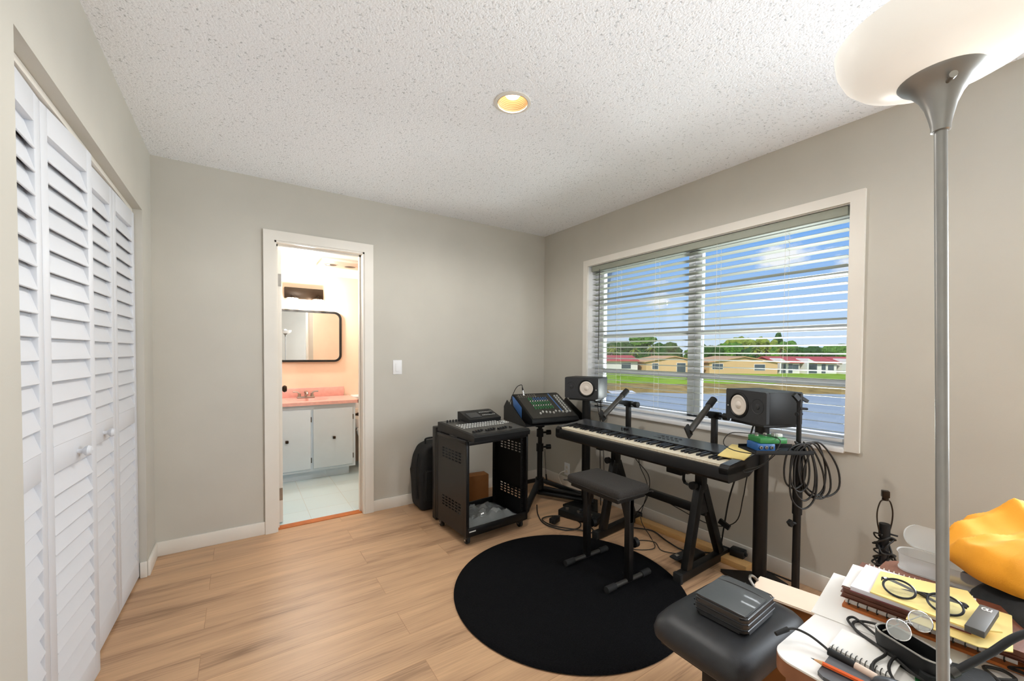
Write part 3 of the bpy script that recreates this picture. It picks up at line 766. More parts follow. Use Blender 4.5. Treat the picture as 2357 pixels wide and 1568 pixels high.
# things behind the rack
gb = thing('gig_bag', 'padded black bag slumped against the back wall left of the rack', 'bag', (-1.300, -.165, 0))
mb = M(); prof = [(-.09, 0), (-.105, .06), (-.112, .30), (-.10, .42), (-.055, .505), (.03, .535), (.10, .53), (.10, 0)]
mb.prism(prof, -.06, .145, 'Y')
bmesh.ops.bevel(mb.b, geom=mb.b.edges[:]+mb.b.verts[:], offset=.028, segments=4, profile=.5, affect='EDGES'); mb.build('body', 'nylon', gb, smooth=60)
mb = M(); mb.prism([(-.075, .08), (-.075, .33), (.06, .33), (.06, .08)], -.088, -.058, 'Y'); bmesh.ops.bevel(mb.b, geom=mb.b.edges[:], offset=.012, segments=3, affect='EDGES'); mb.build('pocket', 'nylon', gb, smooth=60)
mb = M(); mb.tube([(-.02, .04, .52), (-.02, .03, .56), (.06, .03, .56), (.06, .04, .525)], .008, 8); mb.build('grab_handle', 'nylon', gb)
mb = M(); mb.tube([(-.108, -.02, .46), (-.125, -.03, .38), (-.128, -.03, .22), (-.112, -.02, .10)], .010, 8); mb.build('strap', 'nylon', gb)
hc = thing('flat_case', 'tall flat black case standing behind the rack', 'case', (-1.125, -.36, 0))
M().bb(-.14, .14, -.035, .035, .002, .705, bev=.008).build('shell', 'blackmetal', hc)
M().bb(-.03, .03, -.045, -.034, .60, .64, bev=.003).build('latch', 'nickel', hc)
hc.location = (-1.222, -.400, 0)
cb = tag(M().bb(-.10, .10, -.05, .05, 0, .225, bev=.002).build('cardboard_box', 'card', loc=(-.905, -.22, 0), rot=(0, 0, R(-6))), 'brown cardboard box on the floor behind the rack, seen through it', 'box')

# ------------------------------------------------------------------ mixer on its stand
ms = thing('mixer_stand', 'black tripod stand with a flared tray holding the analogue mixer', 'stand', (-.43, -.50, 0))
mb = M(); mb.cyl((0, 0, .09), (0, 0, .46), .0235, n=20); mb.cyl((0, 0, .10), (0, 0, .19), .036, n=20); mb.build('outer_tube', 'blackmetal', ms)
mb = M(); mb.cyl((0, 0, .45), (0, 0, .66), .0185, n=18); mb.build('inner_tube', 'blackmetal', ms)
for z, r_ in ((.455, .031), (.58, .029)):
    mb = M(); mb.cyl((0, 0, z-.035), (0, 0, z+.03), r_, n=20); c = mb.build('collar', 'black', ms)
    mb = M(); mb.cyl((.02, -.012, z), (.062, -.03, z), .008, n=10); mb.cyl((.05, -.025, z), (.085, -.04, z), .021, n=14); mb.build('clamp_knob', 'black', c)
mb = M(); mb.cyl((0, 0, .63), (0, 0, .672), .04, n=18); mb.bb(-.12, .12, -.02, .02, .668, .682); mb.bb(-.02, .02, -.13, .13, .668, .682); mb.build('head', 'black', ms)
for a in (215, 335, 95):
    c_, s_ = math.cos(R(a)), math.sin(R(a))
    mb = M(); mb.bar((.02*c_, .02*s_, .165), (.36*c_, .36*s_, .034), .046, .034, bev=.006); l = mb.build('leg', 'blackmetal', ms)
    mb = M(); mb.cyl((.345*c_, .345*s_, .034), (.40*c_, .40*s_, .026), .026, .022, 12); mb.build('foot', 'rubber', l)
mb = M(); mb.cyl((.03, -.03, .44), (.042, -.035, .22), .0022, n=6); mb.cyl((.042, -.035, .22), (.05, -.04, .13), .006, n=8); mb.build('locking_pin', 'black', ms)
tr_ = M()
tr_.bb(-.30, .30, -.20, .20, .682, .690)
tr_.prism([(-.20, .682), (.20, .682), (.20, .80), (.14, .86), (-.20, .705)], -.303, -.297, 'X'); tr_.prism([(-.20, .682), (.20, .682), (.20, .80), (.14, .86), (-.20, .705)], .297, .303, 'X')
tr_.move(Matrix.Translation((.035, -.03, 0)) @ Matrix.Rotation(R(-8), 4, 'Z')); tr_.build('tray', 'blackmetal', ms)
am = thing('analogue_mixer', 'black wedge-shaped analogue mixer full of knobs on the tray of its stand', 'mixer', (-.395, -.53, .6905), R(-8))
am.scale = (.92, 1, 1); am.location.x -= .018
mb = M(); mb.prism([(-.19, .001), (-.205, .020), (-.195, .045), (.12, .205), (.165, .215), (.19, .19), (.19, .001)], -.243, .243, 'X')
bmesh.ops.bevel(mb.b, geom=[e for e in mb.b.edges], offset=.004, segments=2, affect='EDGES'); mb.build('body', 'black', am)
tq = math.atan2(.16, .315)
def tz(y): return .045+(y+.195)*.16/.315+.002
mb = M(); mb.prism([(-.185, tz(-.185)-.001), (.115, tz(.115)-.001), (.115, tz(.115)+.001), (-.185, tz(-.185)+.001)], -.225, .225, 'X'); mb.build('top_panel', 'steelgrey', am)
mb = M(); mb.box((.12, .0, tz(0)+.0012), (.012, .28, .001), rot=None); bmesh.ops.rotate(mb.b, cent=(.12, 0, tz(0)), matrix=Matrix.Rotation(tq, 3, 'X'), verts=mb.b.verts); mb.build('panel_stripe', 'blueknob', am)
mb = M(); mb.prism([(-.02, .03), (.14, .12), (.16, .20), (.12, .19), (-.02, .12)], -.2445, -.2435, 'X'); mb.build('painted_side_reflection', 'blueknob', am)  # blue reflection on the mixer's side, laid on as a coloured piece
def slope_dup(o, par, p, first):
    if o: return dup(o, par, p)
    n_ = first(); n_.location = p; n_.rotation_euler = (tq, 0, 0); return n_
kg = kw = kb = fd = jk = None
for c in range(8):
    for r_ in range(8):
        y = .065-r_*.0195; p = (-.13+c*.026, y, tz(y))
        if r_ < 2 and c > 1: kb = slope_dup(kb, am, p, lambda: knobmesh(.005, .013, 'blueknob', 'knob', am, p, 8))
        elif r_ % 3 != 2: kg = slope_dup(kg, am, p, lambda: knobmesh(.005, .013, 'greenled', 'knob', am, p, 8))
        else: kw = slope_dup(kw, am, p, lambda: knobmesh(.005, .013, 'btn', 'knob', am, p, 8))
for c in range(9):
    y = -.135+((c*7) % 4)*.006; p = (-.12+c*.034, y, tz(y))
    fd = slope_dup(fd, am, p, lambda: M().bb(-.006, .006, -.010, .010, 0, .012, bev=.002).build('fader', 'btn', am))
for c in range(8):
    for r_ in range(2):
        y = .092+.022*r_; p = (-.205+c*.024, y-.0, tz(y))
        jk = slope_dup(jk, am, p, lambda: M().lathe([(.0085, 0), (.0085, .004), (.005, .004), (.005, .001), (0, .001)], 14).build('jack_socket', 'nickel', am))
for r_ in range(9):
    for c in range(2):
        y = .08-r_*.026; p = (.165+c*.03, y, tz(y)); dup(fd, am, p).name = 'button'
xl = thing('xlr_plug', 'silver cable plug standing up from the back of the analogue mixer', 'plug', (-.53, -.395, .885), R(-8))
mb = M(); mb.cyl((0, 0, 0), (-.006, .006, .055), .0095, n=16); mb.build('shell', 'chrome', xl)
mb = M(); mb.cyl((-.006, .006, .055), (-.009, .009, .08), .008, .005, 12); mb.tube([(-.009, .009, .08), (-.01, .03, .10), (-.03, .10, .06), (-.09, .12, -.10), (-.12, .12, -.25)], .0032, 6); mb.build('cable_tail', 'cord', xl)

# ------------------------------------------------------------------ studio monitors and their stands
def monitor(name, label, loc, phi, wx):
    t = thing(name, label, 'speaker', loc, R(phi+90), 'pair of studio monitors')
    h, w2, d2_ = .17, .1425, .111
    M().bb(-w2, w2, -d2_+.016, d2_, 0, h, bev=.006).build('cabinet', 'black', t)
    mb = M()
    mb.prism(rrect(-w2, w2, 0, h, .012), -d2_, -d2_+.018, 'Y'); mb.build('baffle', 'monitor_front', t)
    wx_ = wx*.045
    mb = M(); mb.lathe([(.071, .002), (.071, -.003), (.064, -.006), (.056, .002), (.056, .004)], 40, (0, 0, 0), 'Y'); mb.move(Matrix.Translation((wx_, -d2_, .085))); wf_ = mb.build('woofer', 'black', t)
    mb = M(); mb.lathe([(.056, -.002), (.050, -.0045), (.024, .002), (.0225, -.001), (.012, -.008), (0, -.010)], 40, (0, 0, 0), 'Y'); mb.move(Matrix.Translation((wx_, -d2_-.001, .085))); mb.build('cone', 'cone', wf_)
    mb = M(); mb.lathe([(.040, .001), (.040, -.0012), (.036, .0008), (.016, .0012), (.013, -.004), (0, -.006)], 32, (0, 0, 0), 'Y'); mb.move(Matrix.Translation((-wx*.085, -d2_-.0005, .092))); mb.build('tweeter', 'monitor_front', t)
    mb = M(); mb.box((wx*.125, -d2_-.0008, .075), (.008, .002, .008), bev=.001); mb.build('badge', 'btn', t)
    for k in range(4):
        mb = M(); mb.cyl((-.03+.02*k, d2_, .12), (-.03+.02*k, d2_+.008, .12), .007, n=10); mb.build('gain_knob', 'black', t)
    return t
monitor('studio_monitor', 'black studio monitor at the left of the window with its white cone at right', (-.195, -.815, .8995), 204.5, 1)
monitor('studio_monitor', 'black studio monitor before the right window half with its white cone at left', (-.205, -2.185, .8995), 158, -1)
def mon_stand(label, loc, phi):
    t = thing('speaker_stand', label, 'stand', loc, R(phi+90), 'pair of studio monitor stands')
    M().cyl((0, 0, .02), (0, 0, .885), .0345, n=28).build('pole', 'blackmetal', t)
    M().bb(-.115, .115, -.10, .10, .885, .899, bev=.002).build('top_plate', 'blackmetal', t)
    mb = M(); mb.prism([(-.15, -.12), (.15, -.12), (.06, .13), (-.06, .13)], .002, .02, 'Z'); mb.build('base_plate', 'blackmetal', t)
    return t
mon_stand('black steel column stand under the left studio monitor', (-.20, -.825, 0), 204.5)
mon_stand('thick black column stand under the right studio monitor', (-.215, -2.19, 0), 158)

# ------------------------------------------------------------------ keyboard on its stand
kb_ = thing('stage_piano', 'black 88-key stage piano on a two-tier stand before the window', 'keyboard', (-.548, -1.535, 0), R(-89.6))
mb = M(); mb.prism([(-.018, .690), (-.022, .682), (-.022, .632), (-.010, .618), (.19, .622), (.285, .664), (.292, .676), (.292, .735), (.165, .716), (.158, .690)], -.655, .66, 'X')
mb.build('body', 'blackmetal', kb_)
for a, b_ in ((-.655, -.6125), (.6125, .66)):
    mb = M(); mb.prism([(-.022, .66), (-.022, .690), (-.005, .705), (.165, .7205), (.165, .66)], a, b_, 'X'); mb.build('end_block', 'blackmetal', kb_)
    mb = M(); mb.prism([(-.003, .7056), (.163, .7205), (.163, .7225), (-.003, .7072)], a+.003, b_-.002, 'X'); mb.build('end_plate', 'silvertop', kb_)
mb = M(); mb.prism([(.160, .7185), (.290, .7355), (.290, .7375), (.160, .7205)], -.655, .66, 'X'); mb.build('control_panel', 'silvertop', kb_)
pq = math.atan2(.017, .13)
def kz(y): return .7205+(y-.16)*.017/.13
wk = None
for i in range(52):
    p = (-.611+.0235*(i+.5), 0, 0)
    if wk: dup(wk, kb_, p)
    else:
        mb = M(); mb.bb(-.01135, .01135, 0, .155, .684, .7045, bev=.0012); mb.bb(-.01135, .01135, -.003, .01, .700, .705, bev=.001); wk = mb.build('white_key', 'ivory', kb_, p)
bk = None
for i in range(52):
    note = i % 7          # A B C D E F G
    if note in (0, 2, 3, 5, 6) and i < 51:
        p = (-.611+.0235*(i+1), 0, 0)
        if bk: dup(bk, kb_, p)
        else:
            mb = M(); mb.prism([(.055, .704), (.060, .7155), (.155, .7165), (.155, .704)], -.0055, .0055, 'X'); bk = mb.build('black_key', 'ebony', kb_, p)
kn = None
for i, x in enumerate((-.218, -.198, -.186, -.174, -.162)):
    p = (x, .218, kz(.218)+.001); kn = dup(kn, kb_, p) if kn else knobmesh(.0056, .014, 'black', 'knob', kb_, p)
bt = None
for i in range(5):
    for r_ in range(2):
        p = (.10+i*.031, .205+.038*r_, kz(.205+.038*r_)+.002)
        if bt: dup(bt, kb_, p)
        else: bt = M().bb(-.010, .010, -.0035, .0035, 0, .0025, bev=.001).build('button', 'ebony', kb_, p)
mb = M()
for i in range(3): mb.bb(.055+i*.02, .072+i*.02, .205, .208, kz(.206)+.0016, kz(.206)+.0022); mb.bb(.055+i*.02, .07+i*.02, .24, .242, kz(.241)+.0016, kz(.241)+.0022)
mb.bb(-.215, -.19, .23, .233, kz(.231)+.0016, kz(.231)+.0022); mb.bb(.50, .53, .24, .248, kz(.244)+.0014, kz(.244)+.0021)
mb.build('panel_legends', 'ebony', kb_)
# stand (world-aligned)
sx0 = Vector((-.33, -1.6, 0))
ks = thing('keyboard_stand', 'black two-tier keyboard stand with A-shaped ends carrying the stage piano', 'stand', sx0)
def Ls(x, y, z): return (x-sx0.x, y-sx0.y, z)
for y, ang in ((-1.93, .035), (-1.285, .12)):
    yy = lambda x: y+(x+.33)*ang*1.0
    mb = M(); mb.bar(Ls(-.575, yy(-.575), .03), Ls(-.06, yy(-.06), .03), .045, .05, bev=.004); f_ = mb.build('foot_beam', 'blackmetal', ks)
    for x in (-.58, -.055): mb = M(); mb.bar(Ls(x-.012, yy(x), .029), Ls(x+.012, yy(x), .029), .049, .056, bev=.004); mb.build('end_cap', 'rubber', f_)
    mb = M(); mb.bar(Ls(-.50, yy(-.50), .05), Ls(-.375, yy(-.375), .51), .04, .05, (1, 0, 0), bev=.003); mb.build('leg', 'blackmetal', ks)
    mb = M(); mb.bar(Ls(-.14, yy(-.14), .05), Ls(-.345, yy(-.345), .50), .04, .05, (1, 0, 0), bev=.003); mb.build('leg', 'blackmetal', ks)
    mb = M(); mb.prism([(-.435+.33, .34), (-.30+.33, .34), (-.335+.33, .52), (-.39+.33, .52)], yy(-.36)-.012+1.6, yy(-.36)+.012+1.6, 'Y'); mb.build('gusset', 'blackmetal', ks)
    mb = M(); mb.bar(Ls(-.36, yy(-.36), .48), Ls(-.36, yy(-.36), .60), .045, .055, (1, 0, 0), bev=.003); mb.build('column', 'blackmetal', ks)
    mb = M(); mb.bar(Ls(-.53, y, .608), Ls(-.22, y, .608), .05, .018, bev=.003); mb.build('support_arm', 'blackmetal', ks)
    mb = M(); mb.cyl(Ls(-.395, y, .515), Ls(-.43, y, .515), .008, n=10); mb.cyl(Ls(-.425, y, .515), Ls(-.45, y, .515), .022, n=14); mb.build('clamp_knob', 'black', ks)
    mb = M(); mb.bar(Ls(-.20, yy(-.2)-.03, .27), Ls(-.20, yy(-.2)-.09, .245), .016, .03); mb.build('lever', 'black', ks)
    # upper tier
    mb = M(); mb.bar(Ls(-.228, y, .60), Ls(-.228, y, .905), .03, .03, (1, 0, 0), bev=.003); mb.build('upright', 'blackmetal', ks)
    a = Vector(Ls(-.50, y-.012, .832)); b_ = Vector(Ls(-.265, y-.012, .995))
    mb = M(); mb.cyl(a, b_, .0175, n=18); ar = mb.build('tier_arm', 'steelgrey', ks)
    mb = M(); mb.cyl(a+(b_-a)*.80, b_+(b_-a)*.02, .0205, n=18); mb.build('grip', 'rubber', ar)
    mb = M(); d_ = (b_-a).normalized(); nrm = Vector((-d_.z, 0, d_.x))
    mb.bar(a-d_*.006-nrm*.03, a-d_*.006+nrm*.045, .04, .012, (0, 1, 0), bev=.003); mb.build('end_stop', 'rubber', ar)
    mb = M(); mb.cyl(Ls(-.228, y-.035, .90), Ls(-.228, y+.03, .90), .022, n=16); mb.bar(Ls(-.228, y-.012, .90), Ls(-.36, y-.012, .925), .02, .03); mb.build('hinge_clamp', 'black', ks)
    mb = M(); mb.cyl(Ls(-.228, y-.03, .90), Ls(-.228, y-.06, .90), .007, n=10); mb.cyl(Ls(-.228, y-.055, .90), Ls(-.228, y-.085, .90), .021, n=14); mb.build('hinge_knob', 'black', ks)
mb = M(); mb.bar(Ls(-.30, -1.285, .335), Ls(-.30, -1.93, .335), .03, .05, bev=.003); mb.build('cross_bar', 'blackmetal', ks)
pb = thing('pedal_interface', 'small black box with a hanging strap fixed under the stage piano', 'accessory', (-.43, -1.815, .618))
M().bb(-.025, .025, -.05, .05, -.062, -.0005, bev=.004).build('box', 'black', pb)
mb = M(); mb.prism([(-.05, -.03), (-.048, -.085), (-.058, -.105), (-.085, -.112), (-.085, -.108), (-.06, -.101), (-.052, -.084), (-.054, -.03)], -.012, .012, 'X'); mb.build('strap', 'black', pb)
mb = M(); mb.box((0, -.083, -.1085), (.022, .022, .0015)); mb.build('strap_tip', 'btn', pb)
np_ = tag(M().box((0, 0, .004), (.225, .13, .006), bev=.001).build('notepad', 'paper_y', loc=(-.324, -2.118, .728), rot=(R(0), R(-6.5), R(10))), 'yellow notepad lying on the right end of the stage piano', 'notepad')

# ------------------------------------------------------------------ keyboard bench
kbench = thing('keyboard_bench', 'black fabric keyboard bench on two T-shaped legs standing on the rug', 'bench', (-.828, -1.64, .012))
mb = M(); mb.box((0, 0, .506), (.262, .405, .054), bev=.022, seg=4); mb.build('cushion', 'fabric', kbench, smooth=60)
mb = M(); mb.tube([(-.120, -.200, .494), (-.128, -.18, .494), (-.128, .18, .494), (-.120, .200, .494), (.120, .200, .494), (.128, .18, .494), (.128, -.18, .494), (.120, -.200, .494)], .003, 6, closed=True, sub=4); mb.build('piping', 'fabric', kbench)
mb = M(); mb.bb(-.11, .11, -.18, .18, .462, .480); mb.build('seat_board', 'blackmetal', kbench)
for y in (-.165, .155):
    mb = M(); mb.bb(-.018, .018, y-.018, y+.018, .02, .464, bev=.003); mb.prism([(y-.018, .464), (y+.06*(1 if y < 0 else -1), .464), (y+.018*(1 if y < 0 else -1), .34), (y-.018, .34)] if y < 0 else [(y+.018, .464), (y-.06, .464), (y-.018, .34), (y+.018, .34)], -.012, .012, 'X'); mb.build('leg', 'blackmetal', kbench)
    mb = M(); mb.cyl((-.13, y, .020), (.13, y, .020), .013, n=14); ft = mb.build('foot_bar', 'steelgrey', kbench)
    for sx in (-1, 1):
        mb = M(); mb.cyl((sx*.105, y, .020), (sx*.172, y, .020), .0175, n=16); mb.build('foot_grip', 'rubber', ft)
    mb = M(); mb.cyl((.016, y-.0, .215), (.036, y, .215), .007, n=10); mb.cyl((.034, y, .215), (.060, y, .215), .026, n=18); mb.build('height_knob', 'black', kbench)

# ------------------------------------------------------------------ microphone stand with accessory tray
mc = thing('microphone_stand', 'thin black microphone stand with clip and tray before the right monitor', 'microphone stand', (-.36, -2.42, 0))
M().cyl((0, 0, .012), (0, 0, .53), .0163, n=18).build('outer_tube', 'blackmetal', mc)
M().cyl((0, 0, .50), (0, 0, .83), .0205, n=18).build('sleeve', 'blackmetal', mc)
M().cyl((0, 0, .83), (0, 0, 1.045), .0105, n=14).build('rod', 'blackmetal', mc)
mb = M(); mb.lathe([(.095, 0), (.095, .008), (.03, .022), (.02, .03), (0, .03)], 36); mb.build('base', 'blackmetal', mc)
mb = M(); mb.cyl((-.01, 0, .455), (-.035, .012, .46), .008, n=10); mb.bar((-.03, .01, .448), (-.045, .015, .470), .016, .022); mb.build('clutch', 'black', mc)
mb = M(); mb.cyl((0, 0, 1.035), (0, 0, 1.08), .013, n=14); mb.bar((-.01, .0, 1.05), (-.03, .012, 1.075), .018, .02); mb.bar((.012, 0, 1.06), (.04, -.018, 1.04), .014, .014); mb.cyl((-.02, -.01, 1.01), (.03, -.02, 1.005), .006, n=8); mb.cyl((.02, 0, .98), (-.015, .006, .98), .009, n=10); mb.build('microphone_clip', 'black', mc)
rr_ = Vector((math.cos(.5904), -math.sin(.5904), 0))
mb = M(); mb.box((0, 0, 0), (.265, .15, .008), bev=.002); mb.box((0, -.073, .006), (.265, .004, .018)); mb.box((0, .073, .006), (.265, .004, .018)); mb.cyl((.11, .0, -.02), (.11, .0, .01), .026, n=16)
mb.move(Matrix.Translation((-.098, .062, .806)) @ Matrix.Rotation(-.5904, 4, 'Z')); mb.build('tray', 'black', mc)
e1 = thing('effects_pedal', 'green metal effects box on top of the tray pile', 'gadget', (-.475, -2.33, .8455), -.5904)
M().bb(-.062, .066, -.05, .05, 0, .026, bev=.004).build('case', 'green', e1)
for x in (-.04, .0, .04): knobmesh(.009, .014, 'nickel', 'knob', e1, (x, .015, .026))
M().box((.045, -.02, .034), (.024, .02, .016), bev=.003).build('switch', 'btn', e1)
e2 = thing('audio_interface', 'blue metal box on the tray under the green one', 'gadget', (-.485, -2.33, .8105), -.5904)
M().bb(-.066, .018, -.045, .045, 0, .034, bev=.004).build('case', 'blue', e2)
for x in (-.05, -.025, .0): mb = M(); mb.lathe([(.008, 0), (.008, -.004), (.004, -.004), (.004, 0), (0, 0)], 14, (x, -.045, .017), 'Y'); mb.build('socket', 'nickel', e2)
# coiled cable hanging on the stand
mb = M(); pts = []
for k in range(8):
    for i in range(8):
        a = 2*PI*i/8; ww = (.055+.012*((k*5) % 4))*(.6+.4*math.sin(a/2)**2); hh = .105+.014*((k*3) % 5)
        l = .025+.014*((k*7) % 5)+ww*math.sin(a)*(1+.25*math.sin(k*1.9))+.02*math.sin(k)+.055*(k % 3 == 1)*(1-math.cos(a))/2; z = .85-hh*(1-math.cos(a))*(1+.1*math.cos(k*2.7))
        p = rr_*l+Vector((-.556, -.831, 0))*(.032+.006*math.sin(k*2.1+i*.4))
        pts.append((p.x, p.y, z+.006*math.sin(k*3)))
mb.tube(pts, .0042, 7, closed=True, sub=5)
cc = mb.build('coiled_cable', 'cord', loc=(-.395, -2.397, 0)); tag(cc, 'black cable coiled in loops hanging from the microphone stand', 'cable')
def cable(name, label, pts, r=.0038, grp=None):
    return tag(M().tube(pts, r, 7, sub=6).build(name, 'cord'), label, 'cable', grp)
cable('patch_cable', 'thin black wires looping from the blue and green boxes towards the piano', [(-.50, -2.40, .83), (-.55, -2.36, .80), (-.60, -2.25, .80), (-.62, -2.20, .83), (-.60, -2.22, .88), (-.55, -2.28, .885), (-.49, -2.33, .878), (-.50, -2.40, .86), (-.56, -2.36, .76), (-.58, -2.28, .71), (-.52, -2.27, .69), (-.44, -2.30, .72), (-.40, -2.35, .79)], .0022)

# ------------------------------------------------------------------ floor clutter under the keyboard
def cords(name, label, pts, r=.0035): return cable(name, label, pts, r, None)
cable('floor_cable', 'black cable looped on the floor between the mixer stand and the rug', [(-.55, -.62, .012), (-.66, -.78, .006), (-.72, -.95, .006), (-.66, -1.10, .006), (-.56, -1.13, .010), (-.48, -1.05, .006), (-.50, -.92, .006), (-.60, -.86, .012), (-.70, -.88, .016), (-.70, -1.02, .016), (-.58, -1.17, .012), (-.52, -1.24, .006), (-.47, -1.13, .012), (-.45, -.95, .006)], .0045)
cable('power_cable', 'black cable running along the floor under the keyboard to the right stand', [(-.33, -1.22, .006), (-.22, -1.34, .006), (-.15, -1.45, .006), (-.20, -1.60, .006), (-.22, -1.75, .006), (-.10, -1.88, .012), (-.05, -1.96, .006), (-.045, -2.08, .006), (-.04, -2.3, .006)], .0045)
cable('pedal_cable', 'thin black cable looping out to the sustain pedal', [(-.30, -1.76, .012), (-.34, -1.66, .004), (-.28, -1.56, .004), (-.36, -1.48, .004), (-.46, -1.48, .004), (-.47, -1.56, .004), (-.36, -1.62, .008), (-.24, -1.50, .004), (-.22, -1.40, .10), (-.20, -1.44, .32), (-.24, -1.40, .48), (-.28, -1.42, .60)], .0028)
cable('signal_cable', 'black cable hanging from the piano behind the bench', [(-.24, -1.22, .64), (-.22, -1.36, .50), (-.20, -1.45, .40), (-.16, -1.40, .22), (-.20, -1.32, .08), (-.26, -1.28, .02)], .003)
cable('drooping_cable', 'thin black cable drooping from the crossbar towards the right column stand', [(-.28, -1.55, .33), (-.20, -1.70, .25), (-.14, -1.88, .20), (-.14, -2.02, .27), (-.20, -2.09, .45), (-.26, -2.14, .60), (-.30, -2.20, .76)], .003)
cable('mains_cable', 'thicker black cable hanging in a curve from the right monitor to the floor', [(-.15, -2.13, .92), (-.19, -2.11, .78), (-.20, -2.06, .60), (-.14, -1.98, .40), (-.10, -1.93, .20), (-.09, -1.90, .05), (-.10, -1.86, .02)], .0048)
cable('monitor_cable', 'black cable hanging down from the left studio monitor', [(-.10, -.885, .90), (-.10, -.89, .80), (-.105, -.89, .60), (-.11, -.90, .35), (-.13, -.93, .02)], .004)
cable('monitor_cable', 'thin black cable slanting down beside the left column stand', [(-.16, -.90, .885), (-.15, -.93, .72), (-.14, -.96, .5), (-.16, -1.0, .02)], .0026)
ad_ = thing('power_adapter', 'small black power adapter lying inside the cable loop on the floor', 'adapter', (-.665, -.985, .022), R(20))
M().bb(-.04, .04, -.025, .025, 0, .038, bev=.006).build('body', 'black', ad_)
M().bb(-.05, -.039, -.008, .008, .012, .026, bev=.002).build('strain_relief', 'rubber', ad_)
pbd = thing('pedal_board', 'black pedal unit on the floor behind the bench', 'pedal', (-.42, -1.0, 0), R(-72))
M().bb(-.16, .16, -.07, .07, .004, .055, bev=.008).build('case', 'black', pbd)
for x in (-.10, 0, .10): mb = M(); mb.cyl((x, -.03, .055), (x, -.03, .068), .014, n=16); mb.build('foot_switch', 'nickel', pbd)
M().bb(-.03, .06, .02, .05, .0551, .057).build('display', 'screen', pbd)
fs = thing('folded_stand', 'folded black tripod lying on the floor behind the mixer stand', 'tripod', (-.30, -.66, .03), R(-62))
for i, (a, b_) in enumerate((((-.22, -.02, .02), (.24, .0, .02)), ((-.24, .03, .03), (.20, .05, .018)), ((-.22, .0, .06), (.22, .03, .045)))):
    mb = M(); mb.cyl(a, b_, .018, .016, 14); l = mb.build('leg', 'blackmetal', fs)
    mb = M(); mb.cyl(b_, (b_[0]+.03, b_[1], b_[2]), .022, n=12); mb.build('foot', 'rubber', l)
mb = M(); mb.cyl((-.27, .0, .04), (-.21, .0, .04), .042, n=18); mb.build('hub', 'black', fs)
sp = thing('sustain_pedal', 'black sustain pedal with metal tongue on the floor at the right stand leg', 'pedal', (-.29, -1.82, .001), R(176))
mb = M(); mb.bb(-.10, .09, -.045, .045, 0, .040, bev=.010, seg=3); mb.build('body', 'black', sp)
mb = M(); mb.prism([(.0, .040), (.125, .052), (.15, .046), (.15, .038), (.0, .032)], -.028, .028, 'Y'); bmesh.ops.bevel(mb.b, geom=mb.b.edges[:], offset=.004, segments=2, affect='EDGES'); mb.build('tongue', 'rubber', sp)
M().bb(.10, .125, -.012, .012, .0505, .056, bev=.002).build('toe_plate', 'chrome', sp)
pk = tag(M().bb(-.035, .035, -.38, .38, 0, .035, bev=.003).build('wood_plank', 'wood_raw', loc=(-.085, -1.60, .0), rot=(0, 0, R(3))), 'long pale wood plank on the floor along the wall under the window', 'plank')
tag(M().bb(-.04, .04, -.085, .085, 0, .036, bev=.003).build('wood_offcut', 'wood_raw', loc=(-.118, -2.005, .0), rot=(0, 0, R(2))), 'short pale wood offcut on the floor right of the keyboard stand', 'plank')
pbk = thing('power_brick', 'black plug adapter on the floor by the baseboard at the right stand foot', 'adapter', (-.066, -2.0, .0365), R(8))
M().bb(-.03, .03, -.04, .04, 0, .045, bev=.006).build('body', 'black', pbk)
M().bb(-.01, .01, -.052, -.039, .015, .030, bev=.003).build('plug', 'rubber', pbk)

# ------------------------------------------------------------------ foreground bench with case
lb = thing('leather_bench', 'padded black leatherette keyboard bench in the foreground with a zip case on it', 'bench', (-1.312, -2.605, 0))
mb = M(); n = 26; hx, hy = .214, .149
def seat_pt(u, v, top):
    k = 5.0
    r_ = (abs(u)**k+abs(v)**k)**(1/k)
    return r_
vs = []
def se(a, p): c_ = math.cos(a); return math.copysign(abs(c_)**p, c_)
rings = []
prof = [(.0, .468), (.45, .467), (.72, .463), (.88, .453), (.965, .435), (1.0, .412), (.985, .392), (.94, .382), (.0, .381)]
NN = 56
for (f_, z) in prof[1:-1]:
    ring = []
    for k in range(NN):
        a = 2*PI*k/NN; e_ = .30
        ring.append(mb.b.verts.new((hx*f_*se(a, e_), hy*f_*math.copysign(abs(math.sin(a))**e_, math.sin(a)), z)))
    rings.append(ring)
for A, B_ in zip(rings, rings[1:]):
    for k in range(NN): mb.b.faces.new((A[k], A[(k+1) % NN], B_[(k+1) % NN], B_[k]))
mb.b.faces.new(rings[0]); mb.b.faces.new(rings[-1]); mb.build('cushion', 'leather', lb, smooth=70)
M().bb(-.18, .18, -.115, .115, .362, .382).build('seat_board', 'blackmetal', lb)
for x in (-.115, .115):
    mb = M(); mb.bar((x, -.02, .30), (x, -.02, .02), .04, .03, (1, 0, 0), bev=.004); mb.bar((x, -.02, .28), (x, -.02, .365), .055, .045, (1, 0, 0), bev=.004); mb.build('leg', 'blackmetal', lb)
    mb = M(); mb.cyl((x, -.15, .018), (x, .15, .018), .014, n=14); ft = mb.build('foot_bar', 'steelgrey', lb)
    for sy in (-1, 1): mb = M(); mb.cyl((x, sy*.12, .018), (x, sy*.175, .018), .018, n=14); mb.build('foot_grip', 'rubber', ft)
zc = thing('zip_case', 'black leather zip-up case lying on the foreground bench', 'case', (-1.312, -2.618, .469), R(3))
mb = M(); mb.prism(rrect(-.098, .098, -.078, .078, .02), .001, .050, 'Z'); bmesh.ops.bevel(mb.b, geom=[e for e in mb.b.edges if abs(e.verts[0].co.z-e.verts[1].co.z) < 1e-6], offset=.007, segments=3, affect='EDGES'); mb.build('body', 'leather2', zc, smooth=50)
